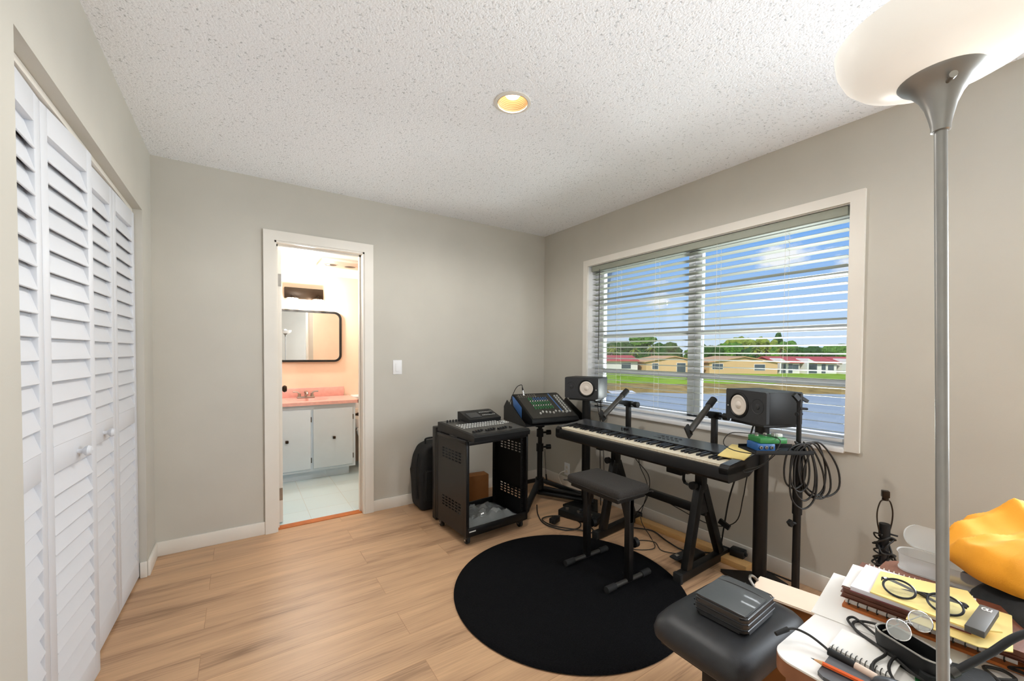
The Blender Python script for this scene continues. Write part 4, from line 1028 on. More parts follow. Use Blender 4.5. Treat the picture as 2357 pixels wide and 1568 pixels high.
mb = M(); mb.prism([(-.094, -.072), (.045, -.073), (.052, -.03), (.053, .03), (.046, .073), (-.094, .072)], .0495, .0555, 'Z'); bmesh.ops.bevel(mb.b, geom=mb.b.edges[:], offset=.0015, segments=2, affect='EDGES'); mb.tube([(.045, -.072, .055), (.053, -.03, .056), (.0535, .03, .056), (.046, .072, .055)], .0016, 6); mb.build('pocket', 'leather2', zc)
for z in (.016, .033):
    mb = M(); P_ = [(p[0]*1.004, p[1]*1.004, z) for p in rrect(-.098, .098, -.078, .078, .02)]; mb.tube(P_, .0022, 6, closed=True, sub=2); mb.build('zip', 'ebony', zc)
mb = M(); mb.tube([(p[0]*.985, p[1]*.985, .0485) for p in rrect(-.098, .098, -.078, .078, .02)], .0018, 6, closed=True, sub=2); mb.build('piping', 'leather2', zc)
mb = M(); mb.box((.098, -.05, .030), (.004, .008, .014), bev=.001); mb.build('zip_pull', 'nickel', zc)
# low box with a manila folder, beyond the bench
bx = tag(M().bb(-.065, .065, -.15, .15, 0, .43, bev=.004).build('storage_box', 'card', loc=(-.995, -2.70, 0), rot=(0, 0, R(12))), 'tall brown cardboard box behind the leather bench, under a beige folder', 'box')
fo = thing('manila_folder', 'beige folder with a metal ring clip lying between the leather bench and the desk papers', 'folder', (-1.003, -2.70, .431), R(12))
mb = M(); mb.bb(-.065, .065, -.155, .155, 0, .003); mb.bb(-.062, .067, -.15, .152, .003, .006); mb.build('leaves', mat('manila_card', 'E8D3BC', .75, var=.04), fo)
mb = M(); mb.tube([(-.03, .15, .008), (-.02, .165, .022), (0, .17, .026), (.018, .165, .020), (.022, .15, .008)], .005, 8); mb.tube([(-.05, .15, .008), (-.055, .17, .016), (-.04, .175, .012)], .004, 6); mb.build('ring_clip', 'nickel', fo)

# ------------------------------------------------------------------ desk and the side table
dk = thing('desk', 'white-topped desk with a brown edge in the right foreground', 'desk', (-1.573, -3.21, 0))
def rpoly(x0, x1, y0, y1, r, k=8):
    return rrect(x0, x1, y0, y1, r, k)
mb = M(); mb.prism(rpoly(-.203, .203, -.29, .29, .035), .7165, .72, 'Z'); mb.build('desk_top', 'desk', dk)
mb = M(); mb.prism(rpoly(-.2035, .2035, -.2905, .2905, .0355), .69, .7166, 'Z'); mb.build('edge_band', 'desk_edge', dk)
for sx in (-1, 1):
    for sy in (-1, 1): mb = M(); mb.bar((sx*.165, sy*.255, .69), (sx*.165, sy*.255, 0), .035, .035, (1, 0, 0), bev=.003); mb.build('leg', 'desk_edge', dk)
st = thing('side_table', 'narrow reddish brown wooden side table with rounded corners behind the desk', 'table', (-1.212, -3.24, 0))
mb = M(); mb.prism(rpoly(-.145, .145, -.32, .32, .045), .675, .70, 'Z'); bmesh.ops.bevel(mb.b, geom=[e for e in mb.b.edges if abs(e.verts[0].co.z-e.verts[1].co.z) < 1e-6], offset=.005, segments=2, affect='EDGES'); mb.build('table_top', 'wood_dark', st)
M().bb(-.11, .11, -.27, .27, .60, .675).build('apron', 'wood_dark', st)
for sx in (-1, 1):
    for sy in (-1, 1): mb = M(); mb.cyl((sx*.10, sy*.26, .675), (sx*.11, sy*.27, 0), .024, .016, 14); mb.build('leg', 'wood_dark', st)

# table lamp without a shade, on the floor by the wall
tl = thing('table_lamp', 'black table lamp without shade, cord wrapped round it, by the right wall', 'lamp', (-.20, -2.70, 0))
mb = M(); mb.lathe([(.085, 0), (.085, .015), (.05, .03), (.02, .05), (.016, .10), (.032, .16), (.040, .24), (.034, .31), (.016, .36), (.018, .40), (.012, .42), (0, .42)], 28); mb.build('base', 'ebony', tl)
mb = M(); mb.cyl((0, 0, .42), (0, 0, .455), .017, n=16); mb.cyl((0, 0, .455), (0, 0, .515), .021, .019, 16); sk = mb.build('socket', 'black', tl)
mb = M(); mb.cyl((.0, -.02, .475), (.0, -.045, .475), .004, n=8); mb.build('switch_key', 'ebony', sk)
qd = Vector((.83, -.556, 0))
mb = M(); pts = []
for s_, z in ((.018, .465), (.032, .52), (.034, .57), (.022, .612), (.006, .622), (-.006, .622), (-.022, .612), (-.034, .57), (-.032, .52), (-.018, .465)): pts.append(qd*s_+Vector((0, 0, z)))
mb.tube(pts, .0028, 6); mb.build('harp', 'bronze', tl)
mb = M(); mb.cyl((0, 0, .620), (0, 0, .632), .012, n=12); mb.box((0, 0, .648), (.026, .026, .030), rot=.5, bev=.003); mb.build('finial', 'bronze', tl)
mb = M(); pts = []
for k in range(46):
    a = k*1.05; pts.append(((.030+.012*math.sin(k*1.7))*math.cos(a), (.030+.012*math.cos(k*2.3))*math.sin(a), .33+.13*k/46+.02*math.sin(k*1.3)))
mb.tube(pts, .0036, 6, sub=4); mb.tube([(.03, .02, .45), (.05, .0, .40), (.055, -.03, .34), (.035, -.05, .28), (.03, -.03, .36)], .0036, 6); mb.build('cord', 'cord', tl)

# clear plastic tub on the side table
pt = thing('plastic_tub', 'clear plastic tub with its lid raised on the brown side table', 'container', (-1.103, -3.045, .701), R(-88))
mb = M(); mb.prism(rrect(-.10, .10, -.038, .032, .03), 0, .004, 'Z')
P_ = rrect(-.10, .10, -.038, .032, .03)
a = [mb.b.verts.new((p[0]*.97, p[1]*.97, .002)) for p in P_]; b_ = [mb.b.verts.new((p[0], p[1], .042)) for p in P_]; c_ = [mb.b.verts.new((p[0]*1.03, p[1]*1.05, .044)) for p in P_]
for k in range(len(P_)):
    j = (k+1) % len(P_); mb.b.faces.new((a[k], a[j], b_[j], b_[k])); mb.b.faces.new((b_[k], b_[j], c_[j], c_[k]))
mb.build('tub', 'frost', pt)
mb = M(); P2 = rrect(-.10, .10, 0, .058, .029)
f1 = [mb.b.verts.new((p[0], .033+p[1]*.35, .045+p[1])) for p in P2]; f2 = [mb.b.verts.new((p[0]*.96, .029+p[1]*.35, .048+p[1]*.97)) for p in P2]
for k in range(len(P2)): j = (k+1) % len(P2); mb.b.faces.new((f1[k], f1[j], f2[j], f2[k]))
mb.b.faces.new(f1[::-1]); mb.build('lid', 'frost', pt)
dg = tag(M().move(Matrix()).bb(-.035, .035, -.016, .016, 0, .030, bev=.012, seg=3).build('dark_roll', 'nylon', loc=(-1.10, -3.095, .712), rot=(0, R(-14), R(-75))), 'small dark grey roll lying in the clear plastic tub', 'roll')
tag(M().bb(-.03, .03, -.014, .014, 0, .008, bev=.003).build('yellow_block', 'paper_y', loc=(-1.108, -3.07, .7055), rot=(0, 0, R(-85))), 'small yellow block in the bottom of the clear plastic tub', 'block')

# black bag and golden cloth heaped on the desk
def heap(name, m, cx, cy, rx, ry, z0, h, folds, seed, label, cat, rz=0, pw=2.4, n=60):
    mb = M(); gr = []
    for i in range(n):
        row = []
        for j in range(n):
            u, v = i/(n-1)*2-1, j/(n-1)*2-1
            # map square to disc
            x = u*math.sqrt(max(0, 1-v*v/2)); y = v*math.sqrt(max(0, 1-u*u/2)); r_ = min(1, math.hypot(x, y))
            e_ = max(0, 1-r_**pw)**.6
            f_ = 0
            for (ax, ay, fr, am_) in folds:
                q_ = (x*ax+y*ay)*fr+seed+.9*noise.noise(Vector((x*1.7, y*1.7, seed)))
                f_ += am_*(1-abs(math.sin(q_)))**1.5
            f_ += .012*noise.noise(Vector((x*4, y*4, seed+5)))
            z = z0+max(.0, h*e_+f_*min(1, e_*1.6+.08))
            wv = 1+.10*noise.noise(Vector((x*2.2, y*2.2, seed+9)))
            row.append(mb.b.verts.new((x*rx*wv, y*ry*wv, z)))
        gr.append(row)
    for i in range(n-1):
        for j in range(n-1): mb.b.faces.new((gr[i][j], gr[i+1][j], gr[i+1][j+1], gr[i][j+1]))
    o = mb.build(name, m, loc=(cx, cy, 0), rot=(0, 0, rz), smooth=0)
    o.data.polygons.foreach_set('use_smooth', [True]*len(o.data.polygons))
    s_ = o.modifiers.new('t', 'SOLIDIFY'); s_.thickness = .003; s_.offset = 1
    return tag(o, label, cat)
heap('black_bag', 'nylon', -1.20, -3.335, .26, .235, .7215, .07, [(1, .4, 5, .012)], 2.2, 'limp black bag on the desk under the golden yellow cloth', 'bag', 0, 7)
heap('yellow_cloth', 'cloth', -1.015, -3.26, .30, .225, .788, .05, [(.5, .86, 3.3, .026), (.86, -.5, 3.6, .024), (.2, 1, 7.5, .013)], .6, 'golden yellow cloth crumpled in a heap at the right edge', 'cloth', R(-20), 8, 90)

# ------------------------------------------------------------------ papers and books on the desk
DT = .7203
def slab(name, m, pts, z0, z1, label, cat, grp=None, bev=0):
    cx = sum(p[0] for p in pts)/len(pts); cy = sum(p[1] for p in pts)/len(pts)
    t = M().prism([(p[0]-cx, p[1]-cy) for p in pts], 0, z1-z0, 'Z')
    o = t.build(name, m, loc=(cx, cy, z0), smooth=0)
    return tag(o, label, cat, grp)
def rect(ox, oy, ang, lu, lv):
    c_, s_ = math.cos(R(ang)), math.sin(R(ang)); u = (c_, s_); v = (-s_, c_)
    return [(ox, oy), (ox+u[0]*lu, oy+u[1]*lu), (ox+u[0]*lu+v[0]*lv, oy+u[1]*lu+v[1]*lv), (ox+v[0]*lv, oy+v[1]*lv)]
sh = slab('paper_sheet', 'paper', [(-1.578, -2.913), (-1.352, -2.880), (-1.32, -3.10), (-1.545, -3.13)], DT, DT+.0012, 'loose white printed sheet on the desk under the stack of books', 'paper')
mb = M()
for i in range(6):
    for j in range(9): mb.bb(-.08+.016*j, -.08+.016*j+.006+.002*((i*j) % 3), .02-.012*i, .0212-.012*i, .0013, .0015)
mb.move(Matrix.Rotation(R(8), 4, 'Z')); mb.build('print', mat('faint_grey_print', 'E4E0DB', .8), sh)
slab('card_folder', 'orange_wood', rect(-1.503, -2.943, -84, .26, .17), DT+.0016, .7275, 'orange-brown card folder at the bottom of the desk stack', 'folder')
wb = thing('wirebound_book', 'wire-bound book under two brown covers in the desk stack', 'book', (0, 0, 0))
M().prism(rect(-1.489, -2.944, -83, .235, .16), .728, .7385, 'Z').build('pages', 'paper', wb, smooth=0)
M().prism(rect(-1.491, -2.942, -83, .238, .165), .7386, .7398, 'Z').build('cover', 'ebony', wb, smooth=0)
ur = Vector((math.cos(R(-83)), math.sin(R(-83)), 0))
for k in range(15):
    mb = M(); c0 = Vector((-1.492, -2.944, .7335))+ur*(.008+.0152*k)
    mb.tube([c0+Vector((.006, 0, .006)), c0+Vector((-.003, 0, .005)), c0+Vector((-.006, 0, 0)), c0+Vector((-.003, 0, -.005)), c0+Vector((.006, 0, -.005))], .0011, 5, sub=3); mb.build('wire_ring', 'steelgrey', wb)
def notebook(label, o_, ang, lu, lv, za, zb):
    t = thing('notebook', label, 'notebook', (0, 0, 0), 0, 'brown notebooks in the desk stack')
    M().prism(rect(o_[0]+.003, o_[1]-.002, ang, lu-.004, lv-.003), za+.0015, zb-.0015, 'Z').build('pages', 'cover', t, smooth=0)
    M().prism(rect(o_[0], o_[1], ang, lu, lv), za, za+.0014, 'Z').build('cover', 'cover', t, smooth=0)
    M().prism(rect(o_[0], o_[1], ang, lu, lv), zb-.0014, zb, 'Z').build('cover', 'cover', t, smooth=0)
    return t
notebook('lower brown leatherette notebook, right above the wire-bound book', (-1.497, -2.938), -84, .30, .17, .740, .7515)
notebook('upper brown leatherette notebook, right under the white sheets and sketchbook', (-1.502, -2.941), -86, .28, .17, .7518, .7645)
slab('white_envelope', 'paper', rect(-1.497, -2.940, -82, .10, .13), .765, .7662, 'blank white sheet poking out left of the spiral sketchbook', 'paper')
sk_ = thing('spiral_sketchbook', 'white spiral sketchbook with a maroon back near the top of the stack', 'sketchbook', (0, 0, 0))
M().prism(rect(-1.512, -2.958, -85, .17, .145), .7664, .768, 'Z').build('cover', mat('maroon_board', '7A3A40', .5), sk_, smooth=0)
M().prism(rect(-1.510, -2.9585, -85, .169, .142), .7681, .7765, 'Z').build('pages', mat('lilac_white_paper', 'E6E2EA', .8), sk_, smooth=0)
u85 = Vector((math.cos(R(-85)), math.sin(R(-85)), 0)); v85 = Vector((-u85.y, u85.x, 0))
for k in range(20):
    c0 = Vector((-1.510, -2.9585, .7725))+v85*.144+u85*(.006+.0083*k); mb = M()
    mb.tube([c0-v85*.006+Vector((0, 0, .005)), c0+v85*.001+Vector((0, 0, .006)), c0+v85*.004, c0+v85*.001+Vector((0, 0, -.004))], .0009, 5, sub=3); mb.build('coil_ring', 'cordwhite', sk_)
yp = slab('yellow_envelope', 'paper_y', [(-1.508, -2.990), (-1.386, -2.976), (-1.335, -3.100), (-1.468, -3.160), (-1.505, -3.125)], .7768, .7795, 'pale yellow paper on top of the stack under the black spectacles', 'paper')
slab('yellow_pad', 'paper_y', [(-1.535, -3.05), (-1.36, -3.04), (-1.35, -3.16), (-1.50, -3.175), (-1.53, -3.14)], .7646, .7662, 'lower yellow sheet sticking out beneath the spiral sketchbook', 'paper')
# black spectacles
def ellipse_pts(c, a, b, u, v, k=18): return [c+u*(a*math.cos(2*PI*i/k))+v*(b*math.sin(2*PI*i/k)) for i in range(k)]
gl = thing('black_spectacles', 'round black-framed spectacles lying on the yellow paper', 'glasses', (0, 0, 0))
g0 = Vector((-1.488, -3.060, .7815)); gu = Vector((.06, -1, .0)).normalized(); gv = Vector((.80, .1, .45)).normalized()
for s_ in (-1, 1):
    c0 = g0+gu*(.032*s_)+gv*.021
    mb = M(); mb.tube(ellipse_pts(c0, .024, .0205, gu, gv), (.0021), 7, closed=True, sub=3); rim = mb.build('rim', 'ebony', gl)
    mb = M(); P_ = ellipse_pts(c0, .0235, .020, gu, gv); mb.b.faces.new([mb.b.verts.new(p) for p in P_]); mb.build('lens', 'lens', rim)
    h0 = g0+gu*(.056*s_)+gv*.031; mb = M()
    mb.bar(h0-gu*.002, h0+gu*.004*s_, .004, .007, gv)
    e0 = h0+gu*(.003*s_)+Vector((.004, 0, 0)); e1_ = e0+Vector((.020+.006*s_, 0, -.014))-gu*(.060*s_); e2_ = e1_-gu*(.048*s_)+Vector((-.012, 0, -.008))
    mb.tube([e0, e0+Vector((.012, 0, -.003))-gu*.006*s_, (e0+e1_)/2+Vector((.006, 0, 0)), e1_, e2_], .0029, 6); mb.build('temple', 'ebony', gl)
mb = M(); mb.tube([g0-gu*.0095+gv*.024, g0+gv*.029, g0+gu*.0095+gv*.024], .0018, 6); mb.build('bridge', 'ebony', gl)
# dark box
db = thing('dark_box', 'small dark grey box with a white mark on the yellow paper', 'box', (-1.468, -3.137, .7797), R(-2))
M().bb(-.055, .058, -.011, .013, 0, .012, bev=.0015).build('case', mat('dark_grey_card', '55534F', .55), db)
mb = M(); mb.tube([(.034, -.004, 0), (.046, -.004, 0)], .0009, 5); mb.tube([(.038, -.0035, 0), (.034, .0, 0), (.046, .001, 0)], .0009, 5); mb.tube([(.036, .003, 0), (.040, .0015, 0), (.046, .004, 0), (.042, .0075, 0), (.036, .0065, 0), (.034, .004, 0)], .0009, 5, closed=True)
mb.move(Matrix.Translation((0, 0, .0122))); mb.build('white_mark', 'paper', db)

# black case with rimless glasses
gc = thing('spectacle_case', 'open black oval spectacle case on the desk with rimless glasses on top', 'case', (-1.606, -3.072, DT), R(-112))
mb = M(); P_ = rrect(-.052, .052, -.024, .024, .0235)
o1 = [mb.b.verts.new((p[0]*.9, p[1]*.85, 0)) for p in P_]; o2 = [mb.b.verts.new((p[0], p[1], .022)) for p in P_]; o3 = [mb.b.verts.new((p[0]*.99, p[1], .040)) for p in P_]; o4 = [mb.b.verts.new((p[0]*.95, p[1]*.90, .0405)) for p in P_]; o5 = [mb.b.verts.new((p[0]*.85, p[1]*.75, .008)) for p in P_]
for A, B_ in ((o1, o2), (o2, o3), (o3, o4), (o4, o5)):
    for k in range(len(P_)): j = (k+1) % len(P_); mb.b.faces.new((A[k], A[j], B_[j], B_[k]))
mb.b.faces.new(o1[::-1]); mb.b.faces.new(o5); mb.build('shell', 'black', gc, smooth=50)
mb = M(); mb.tube([(p[0]*.975, p[1]*.955, .0412) for p in P_], .0018, 6, closed=True, sub=2); mb.build('metal_rim', 'nickel', gc)
rg = thing('rimless_glasses', 'rimless glasses with clear lenses lying on the black spectacle case', 'glasses', (0, 0, 0))
g0 = Vector((-1.573, -3.063, .775)); gu = Vector((.046, -.018, .008)).normalized(); gv = Vector((.30, .55, .62)).normalized(); gv = (gv-gu*gv.dot(gu)).normalized()
for s_ in (-1, 1):
    c0 = g0+gu*(.026*s_)
    mb = M(); P_ = ellipse_pts(c0, .0215, .0165, gu, gv, 22); mb.b.faces.new([mb.b.verts.new(p) for p in P_]); lz = mb.build('lens', 'lens_grey', rg)
    mb = M(); mb.tube(P_, .0011, 6, closed=True, sub=2); mb.build('lens_edge', 'chrome', lz)
    h0 = c0+gu*(.021*s_)+gv*.006; nrm = gu.cross(gv)
    mb = M(); mb.tube([h0, h0+gu*.003*s_-nrm*.006, h0-gu*.02*s_-nrm*.012, h0-gu*.042*s_-nrm*.014], .0011, 5); mb.build('temple', 'nickel', rg)
mb = M(); mb.tube([g0-gu*.006, g0+gv*.005, g0+gu*.006], .0010, 5); mb.build('bridge', 'chrome', rg)
# cables on the desk
cable('desk_cable', 'thin dark cable in long loops across the desk sheet', [(-1.60, -3.052, .733), (-1.575, -3.02, .73), (-1.545, -2.985, .728), (-1.540, -2.972, .728), (-1.560, -2.970, .728), (-1.585, -2.995, .727), (-1.612, -3.030, .733), (-1.63, -3.045, .735), (-1.665, -3.038, .73), (-1.69, -3.045, .727), (-1.70, -3.07, .727), (-1.66, -3.10, .727), (-1.63, -3.09, .73), (-1.62, -3.06, .735), (-1.655, -3.055, .728), (-1.69, -3.075, .727), (-1.70, -3.11, .727)], .0024)
cable('charging_cable', 'dark flat cable doubled back over the white sheet on the desk', [(-1.535, -3.02, .735), (-1.535, -2.99, .727), (-1.555, -2.978, .726), (-1.580, -2.988, .726), (-1.600, -3.012, .729), (-1.62, -3.05, .732), (-1.645, -3.09, .729), (-1.64, -3.13, .727)], .0025)
ic = thing('inline_cable', 'black cable with an inline barrel and dark plug overhanging the desk corner', 'cable', (0, 0, 0))
mb = M(); mb.tube([(-1.707, -2.921, .737), (-1.695, -2.930, .738), (-1.690, -2.95, .736), (-1.692, -2.972, .731), (-1.697, -2.985, .7285)], .0022, 7); mb.build('lead', 'cord', ic)
mb = M(); mb.cyl((-1.732, -2.911, .7315), (-1.707, -2.921, .737), .0038, .0046, 12); mb.build('plug', 'rubber', ic)
mb = M(); mb.cyl((-1.697, -2.983, .7285), (-1.699, -3.022, .7275), .0068, n=18); mb.build('barrel', 'black', ic)
mb = M(); mb.cyl((-1.699, -3.022, .7275), (-1.703, -3.052, .7275), .0068, n=18); mb.build('label_sleeve', 'beige', ic)
sn = thing('spiral_notepad', 'small white spiral notepad on the desk beside the inline cable', 'notepad', (0, 0, 0))
M().prism([(-1.676, -2.978), (-1.600, -2.974), (-1.600, -3.062), (-1.678, -3.064)], DT, .7265, 'Z').build('pages', 'paper', sn, smooth=0)
M().prism([(-1.677, -2.977), (-1.599, -2.973), (-1.599, -3.063), (-1.679, -3.065)], .7266, .7275, 'Z').build('cover', 'paper', sn, smooth=0)
for k in range(12):
    c0 = Vector((-1.676, -2.982-.0068*k, .7245)); mb = M()
    mb.tube([c0+Vector((.007, 0, .0045)), c0+Vector((0, 0, .005)), c0+Vector((-.004, 0, 0)), c0+Vector((0, 0, -.004))], .0008, 5, sub=3); mb.build('coil_ring', 'steelgrey', sn)
slab('drawing_tablet', mat('grey_tablet', '505053', .5), [(-1.706, -2.987), (-1.80, -2.984), (-1.775, -3.005), (-1.765, -3.14), (-1.70, -3.14)][0:1]+[(-1.765, -2.990), (-1.772, -3.0), (-1.772, -3.14), (-1.704, -3.14)], DT, .7265, 'grey slab-like tablet on the desk under the orange pencil', 'tablet')
pn = thing('pencil', 'orange pencil lying across the grey tablet', 'pencil', (0, 0, 0))
a, b_ = Vector((-1.744, -2.990, .7305)), Vector((-1.733, -3.085, .7305)); d_ = (b_-a).normalized()
mb = M(); mb.cyl(a, b_, .0038, n=6); mb.build('barrel', 'pencil', pn)
mb = M(); mb.cyl(a, a-d_*.012, .0037, .0012, 12); mb.build('sharpened_end', 'pencil_wood', pn)
mb = M(); mb.cyl(a-d_*.012, a-d_*.017, .0012, .0002, 8); mb.build('lead', 'graphite', pn)
ms_ = thing('computer_mouse', 'grey computer mouse at the bottom edge of the picture beside the pencil', 'mouse', (-1.7265, -3.092, .7268), R(-8))
mb = M(); mb.ball((0, 0, .003), .03, (.8, 1.5, .75), 3); bmesh.ops.bisect_plane(mb.b, geom=mb.b.verts[:]+mb.b.edges[:]+mb.b.faces[:], plane_co=(0, 0, 0), plane_no=(0, 0, -1), clear_outer=True); mb.build('shell', 'silvertop', ms_, smooth=60)
slab('green_card', 'green', rect(-1.66, -3.09, -75, .12, .05), DT, .7235, 'green card lying flat on the desk by the lamp pole', 'card')
gn = thing('gooseneck_arm', 'dark ribbed metal arm rising across the bottom right corner', 'arm', (-1.43, -3.30, DT))
mb = M(); mb.cyl((0, 0, 0), (0, 0, .012), .03, n=20); mb.build('base', 'blackmetal', gn)
mb = M(); mb.tube([(0, 0, .01), (.0, .0, .08), (-.02, .02, .135), (-.06, .05, .139), (-.14, .109, .113), (-.185, .138, .083), (-.229, .168, .053)], .0053, 12, sub=10); mb.build('neck', 'black', gn); mb = M(); mb.cyl((-.226, .166, .055), (-.235, .172, .049), .0065, n=12); mb.build('tip', 'steelgrey', gn)
cable('tangled_cable', 'black cable tangled on the desk in the bottom right corner', [(-1.58, -3.13, .727), (-1.545, -3.155, .727), (-1.52, -3.18, .730), (-1.50, -3.165, .727), (-1.515, -3.145, .727), (-1.545, -3.165, .73), (-1.57, -3.185, .727), (-1.54, -3.20, .727), (-1.50, -3.19, .735), (-1.48, -3.17, .727), (-1.46, -3.19, .727)], .0028)
tag(M().prism(rrect(-.05, .05, -.03, .03, .01), 0, .02, 'Z').build('black_pouch', 'nylon', loc=(-1.60, -3.125, DT), rot=(0, 0, R(-60))), 'small flat black pouch on the desk behind the lamp pole', 'pouch')

# ------------------------------------------------------------------ torchiere floor lamp
tx, ty = -1.7875, -3.130
fl = thing('floor_lamp', 'silver torchiere floor lamp with an opal white bowl in the right foreground', 'floor lamp', (tx, ty-.03, 0), rot=(R(-1.4), 0, 0))
M().cyl((0, 0, .03), (0, 0, 1.575), .0066, n=24).build('pole', 'silver', fl)
mb = M(); mb.lathe([(.0, .0), (.125, .0), (.13, .008), (.12, .016), (.03, .028), (.012, .035), (0, .035)], 44); mb.build('base', 'silver', fl)
mb = M(); mb.lathe([(.0067, 1.566), (.0100, 1.567), (.0100, 1.572), (.0115, 1.581), (.016, 1.600), (.022, 1.614), (.031, 1.627), (.041, 1.635), (.0435, 1.639), (.040, 1.640), (0, 1.639)], 48); cup = mb.build('cup', 'silver', fl)
m = bpy.data.materials.new('opal_glass'); m.use_nodes = True; t = m.node_tree; t.nodes.clear()
o_ = t.nodes.new('ShaderNodeOutputMaterial'); df = t.nodes.new('ShaderNodeBsdfDiffuse'); df.inputs[0].default_value = (.88, .87, .85, 1); ts = t.nodes.new('ShaderNodeBsdfTranslucent'); ts.inputs[0].default_value = (.9, .88, .84, 1)
x_ = t.nodes.new('ShaderNodeMixShader'); x_.inputs[0].default_value = .14; gs = t.nodes.new('ShaderNodeBsdfGlossy'); gs.inputs[1].default_value = .25; x2 = t.nodes.new('ShaderNodeMixShader'); x2.inputs[0].default_value = .04
t.links.new(df.outputs[0], x_.inputs[1]); t.links.new(ts.outputs[0], x_.inputs[2]); t.links.new(x_.outputs[0], x2.inputs[1]); t.links.new(gs.outputs[0], x2.inputs[2]); t.links.new(x2.outputs[0], o_.inputs[0]); MT['opal'] = m
mb = M()
pr = [(.022, 1.637), (.045, 1.639), (.068, 1.645), (.088, 1.656), (.102, 1.671), (.110, 1.690), (.1125, 1.708)]
n = 56; rings = [[mb.b.verts.new((r_*math.cos(2*PI*k/n), r_*math.sin(2*PI*k/n), z)) for k in range(n)] for r_, z in pr]
for A, B_ in zip(rings, rings[1:]):
    for k in range(n): mb.b.faces.new((A[k], A[(k+1) % n], B_[(k+1) % n], B_[k]))
bw = mb.build('bowl', 'opal', fl, smooth=0); bw.data.polygons.foreach_set('use_smooth', [True]*len(bw.data.polygons))
mb = M(); pa = R(205); c_, s_ = math.cos(pa), math.sin(pa)
mb.cyl((.022*c_, .022*s_, 1.620), (.038*c_, .038*s_, 1.619), .0026, n=10); mb.cyl((.036*c_, .036*s_, 1.619), (.043*c_, .043*s_, 1.6185), .0042, n=12); mb.build('rotary_switch', 'nickel', cup)
mb = M(); mb.ball((0, 0, 1.668), .02, (1, 1, 1.2), 3); mb.build('bulb', 'bulb', fl)
light('torchiere_bulb', 'POINT', (tx, ty, 1.692), L_TORCH, (1, .96, .90), radius=.03)

# ------------------------------------------------------------------ outside: lake, bank, lawn, houses, trees
FD = Vector((math.sin(YAW), math.cos(YAW), 0)); RD = Vector((math.cos(YAW), -math.sin(YAW), 0))
ORG = Vector((CAM.x, CAM.y, 0))
def E_(lat, d, z=0): return ORG+RD*lat+FD*d+Vector((0, 0, z))
ROT = -YAW                       # local x runs along the far shore, local y away from the window
MT['water'] = mat('lake_water', 'AEB3B2', .4, bump=.25, bscale=2.6, bdist=.1, spec=.07, stretch=(1, 1, 1))
MT['lawn'] = mat('lawn_grass', '93B030', .95, var=.22, vscale=.35, bump=.3, bscale=6, spec=.1)
MT['bank'] = mat('dry_bank_soil', 'A5894F', .95, var=.3, vscale=.6, bump=.3, bscale=5, spec=.1)
MT['stucco_w'] = mat('white_stucco', 'E9E4DC', .85)
MT['stucco_p'] = mat('peach_stucco', 'DDB683', .85, var=.04)
MT['tile_red'] = mat('red_roof_tiles', 'C2504A', .75, var=.12, vscale=3)
MT['tile_tan'] = mat('tan_roof', 'D8A878', .8, var=.06)
MT['dark_glass'] = mat('dark_window_glass', '4A555C', .15)
MT['leaf_d'] = mat('dark_green_foliage', '35581F', .8, var=.45, vscale=1.4, bump=.9, bscale=3, bdist=.5, spec=.15)
MT['leaf_m'] = mat('green_foliage', '58802E', .8, var=.45, vscale=1.4, bump=.9, bscale=3, bdist=.5, spec=.15)
MT['leaf_y'] = mat('yellow_green_foliage', '88963C', .8, var=.4, vscale=1.4, bump=.9, bscale=3, bdist=.5, spec=.15)
MT['bark'] = mat('grey_brown_bark', '75634C', .9, var=.2)
def strip(name, m, rows, lat0, lat1, nl, kind=None, amp=0):
    mb = M(); g = []
    for d, z in rows:
        g.append([mb.b.verts.new(E_(lat0+(lat1-lat0)*i/nl, d+amp*noise.noise(Vector((i*.35, d*.1, 2))), z+.12*amp*noise.noise(Vector((i*.5, d*.3, 7))))) for i in range(nl+1)])
    for A, B_ in zip(g, g[1:]):
        for i in range(nl): mb.b.faces.new((A[i], A[i+1], B_[i+1], B_[i]))
    o = mb.build(name, m, smooth=0); o.data.polygons.foreach_set('use_smooth', [True]*len(o.data.polygons))
    o['kind'] = 'structure'; return o
strip('lake_water', 'water', [(5, -3.8), (30, -3.8), (58, -3.8)], -15, 75, 6)
strip('lake_bank_ground', 'bank', [(51, -4.1), (52.5, -3.78), (55, -3.45), (58, -3.2), (61, -3.08)], -20, 90, 70, amp=1.2)
strip('lawn_ground', 'lawn', [(59, -3.25), (61, -3.04), (68, -2.92), (80, -2.85), (100, -2.8), (170, -2.8)], -40, 190, 60, amp=1.0)

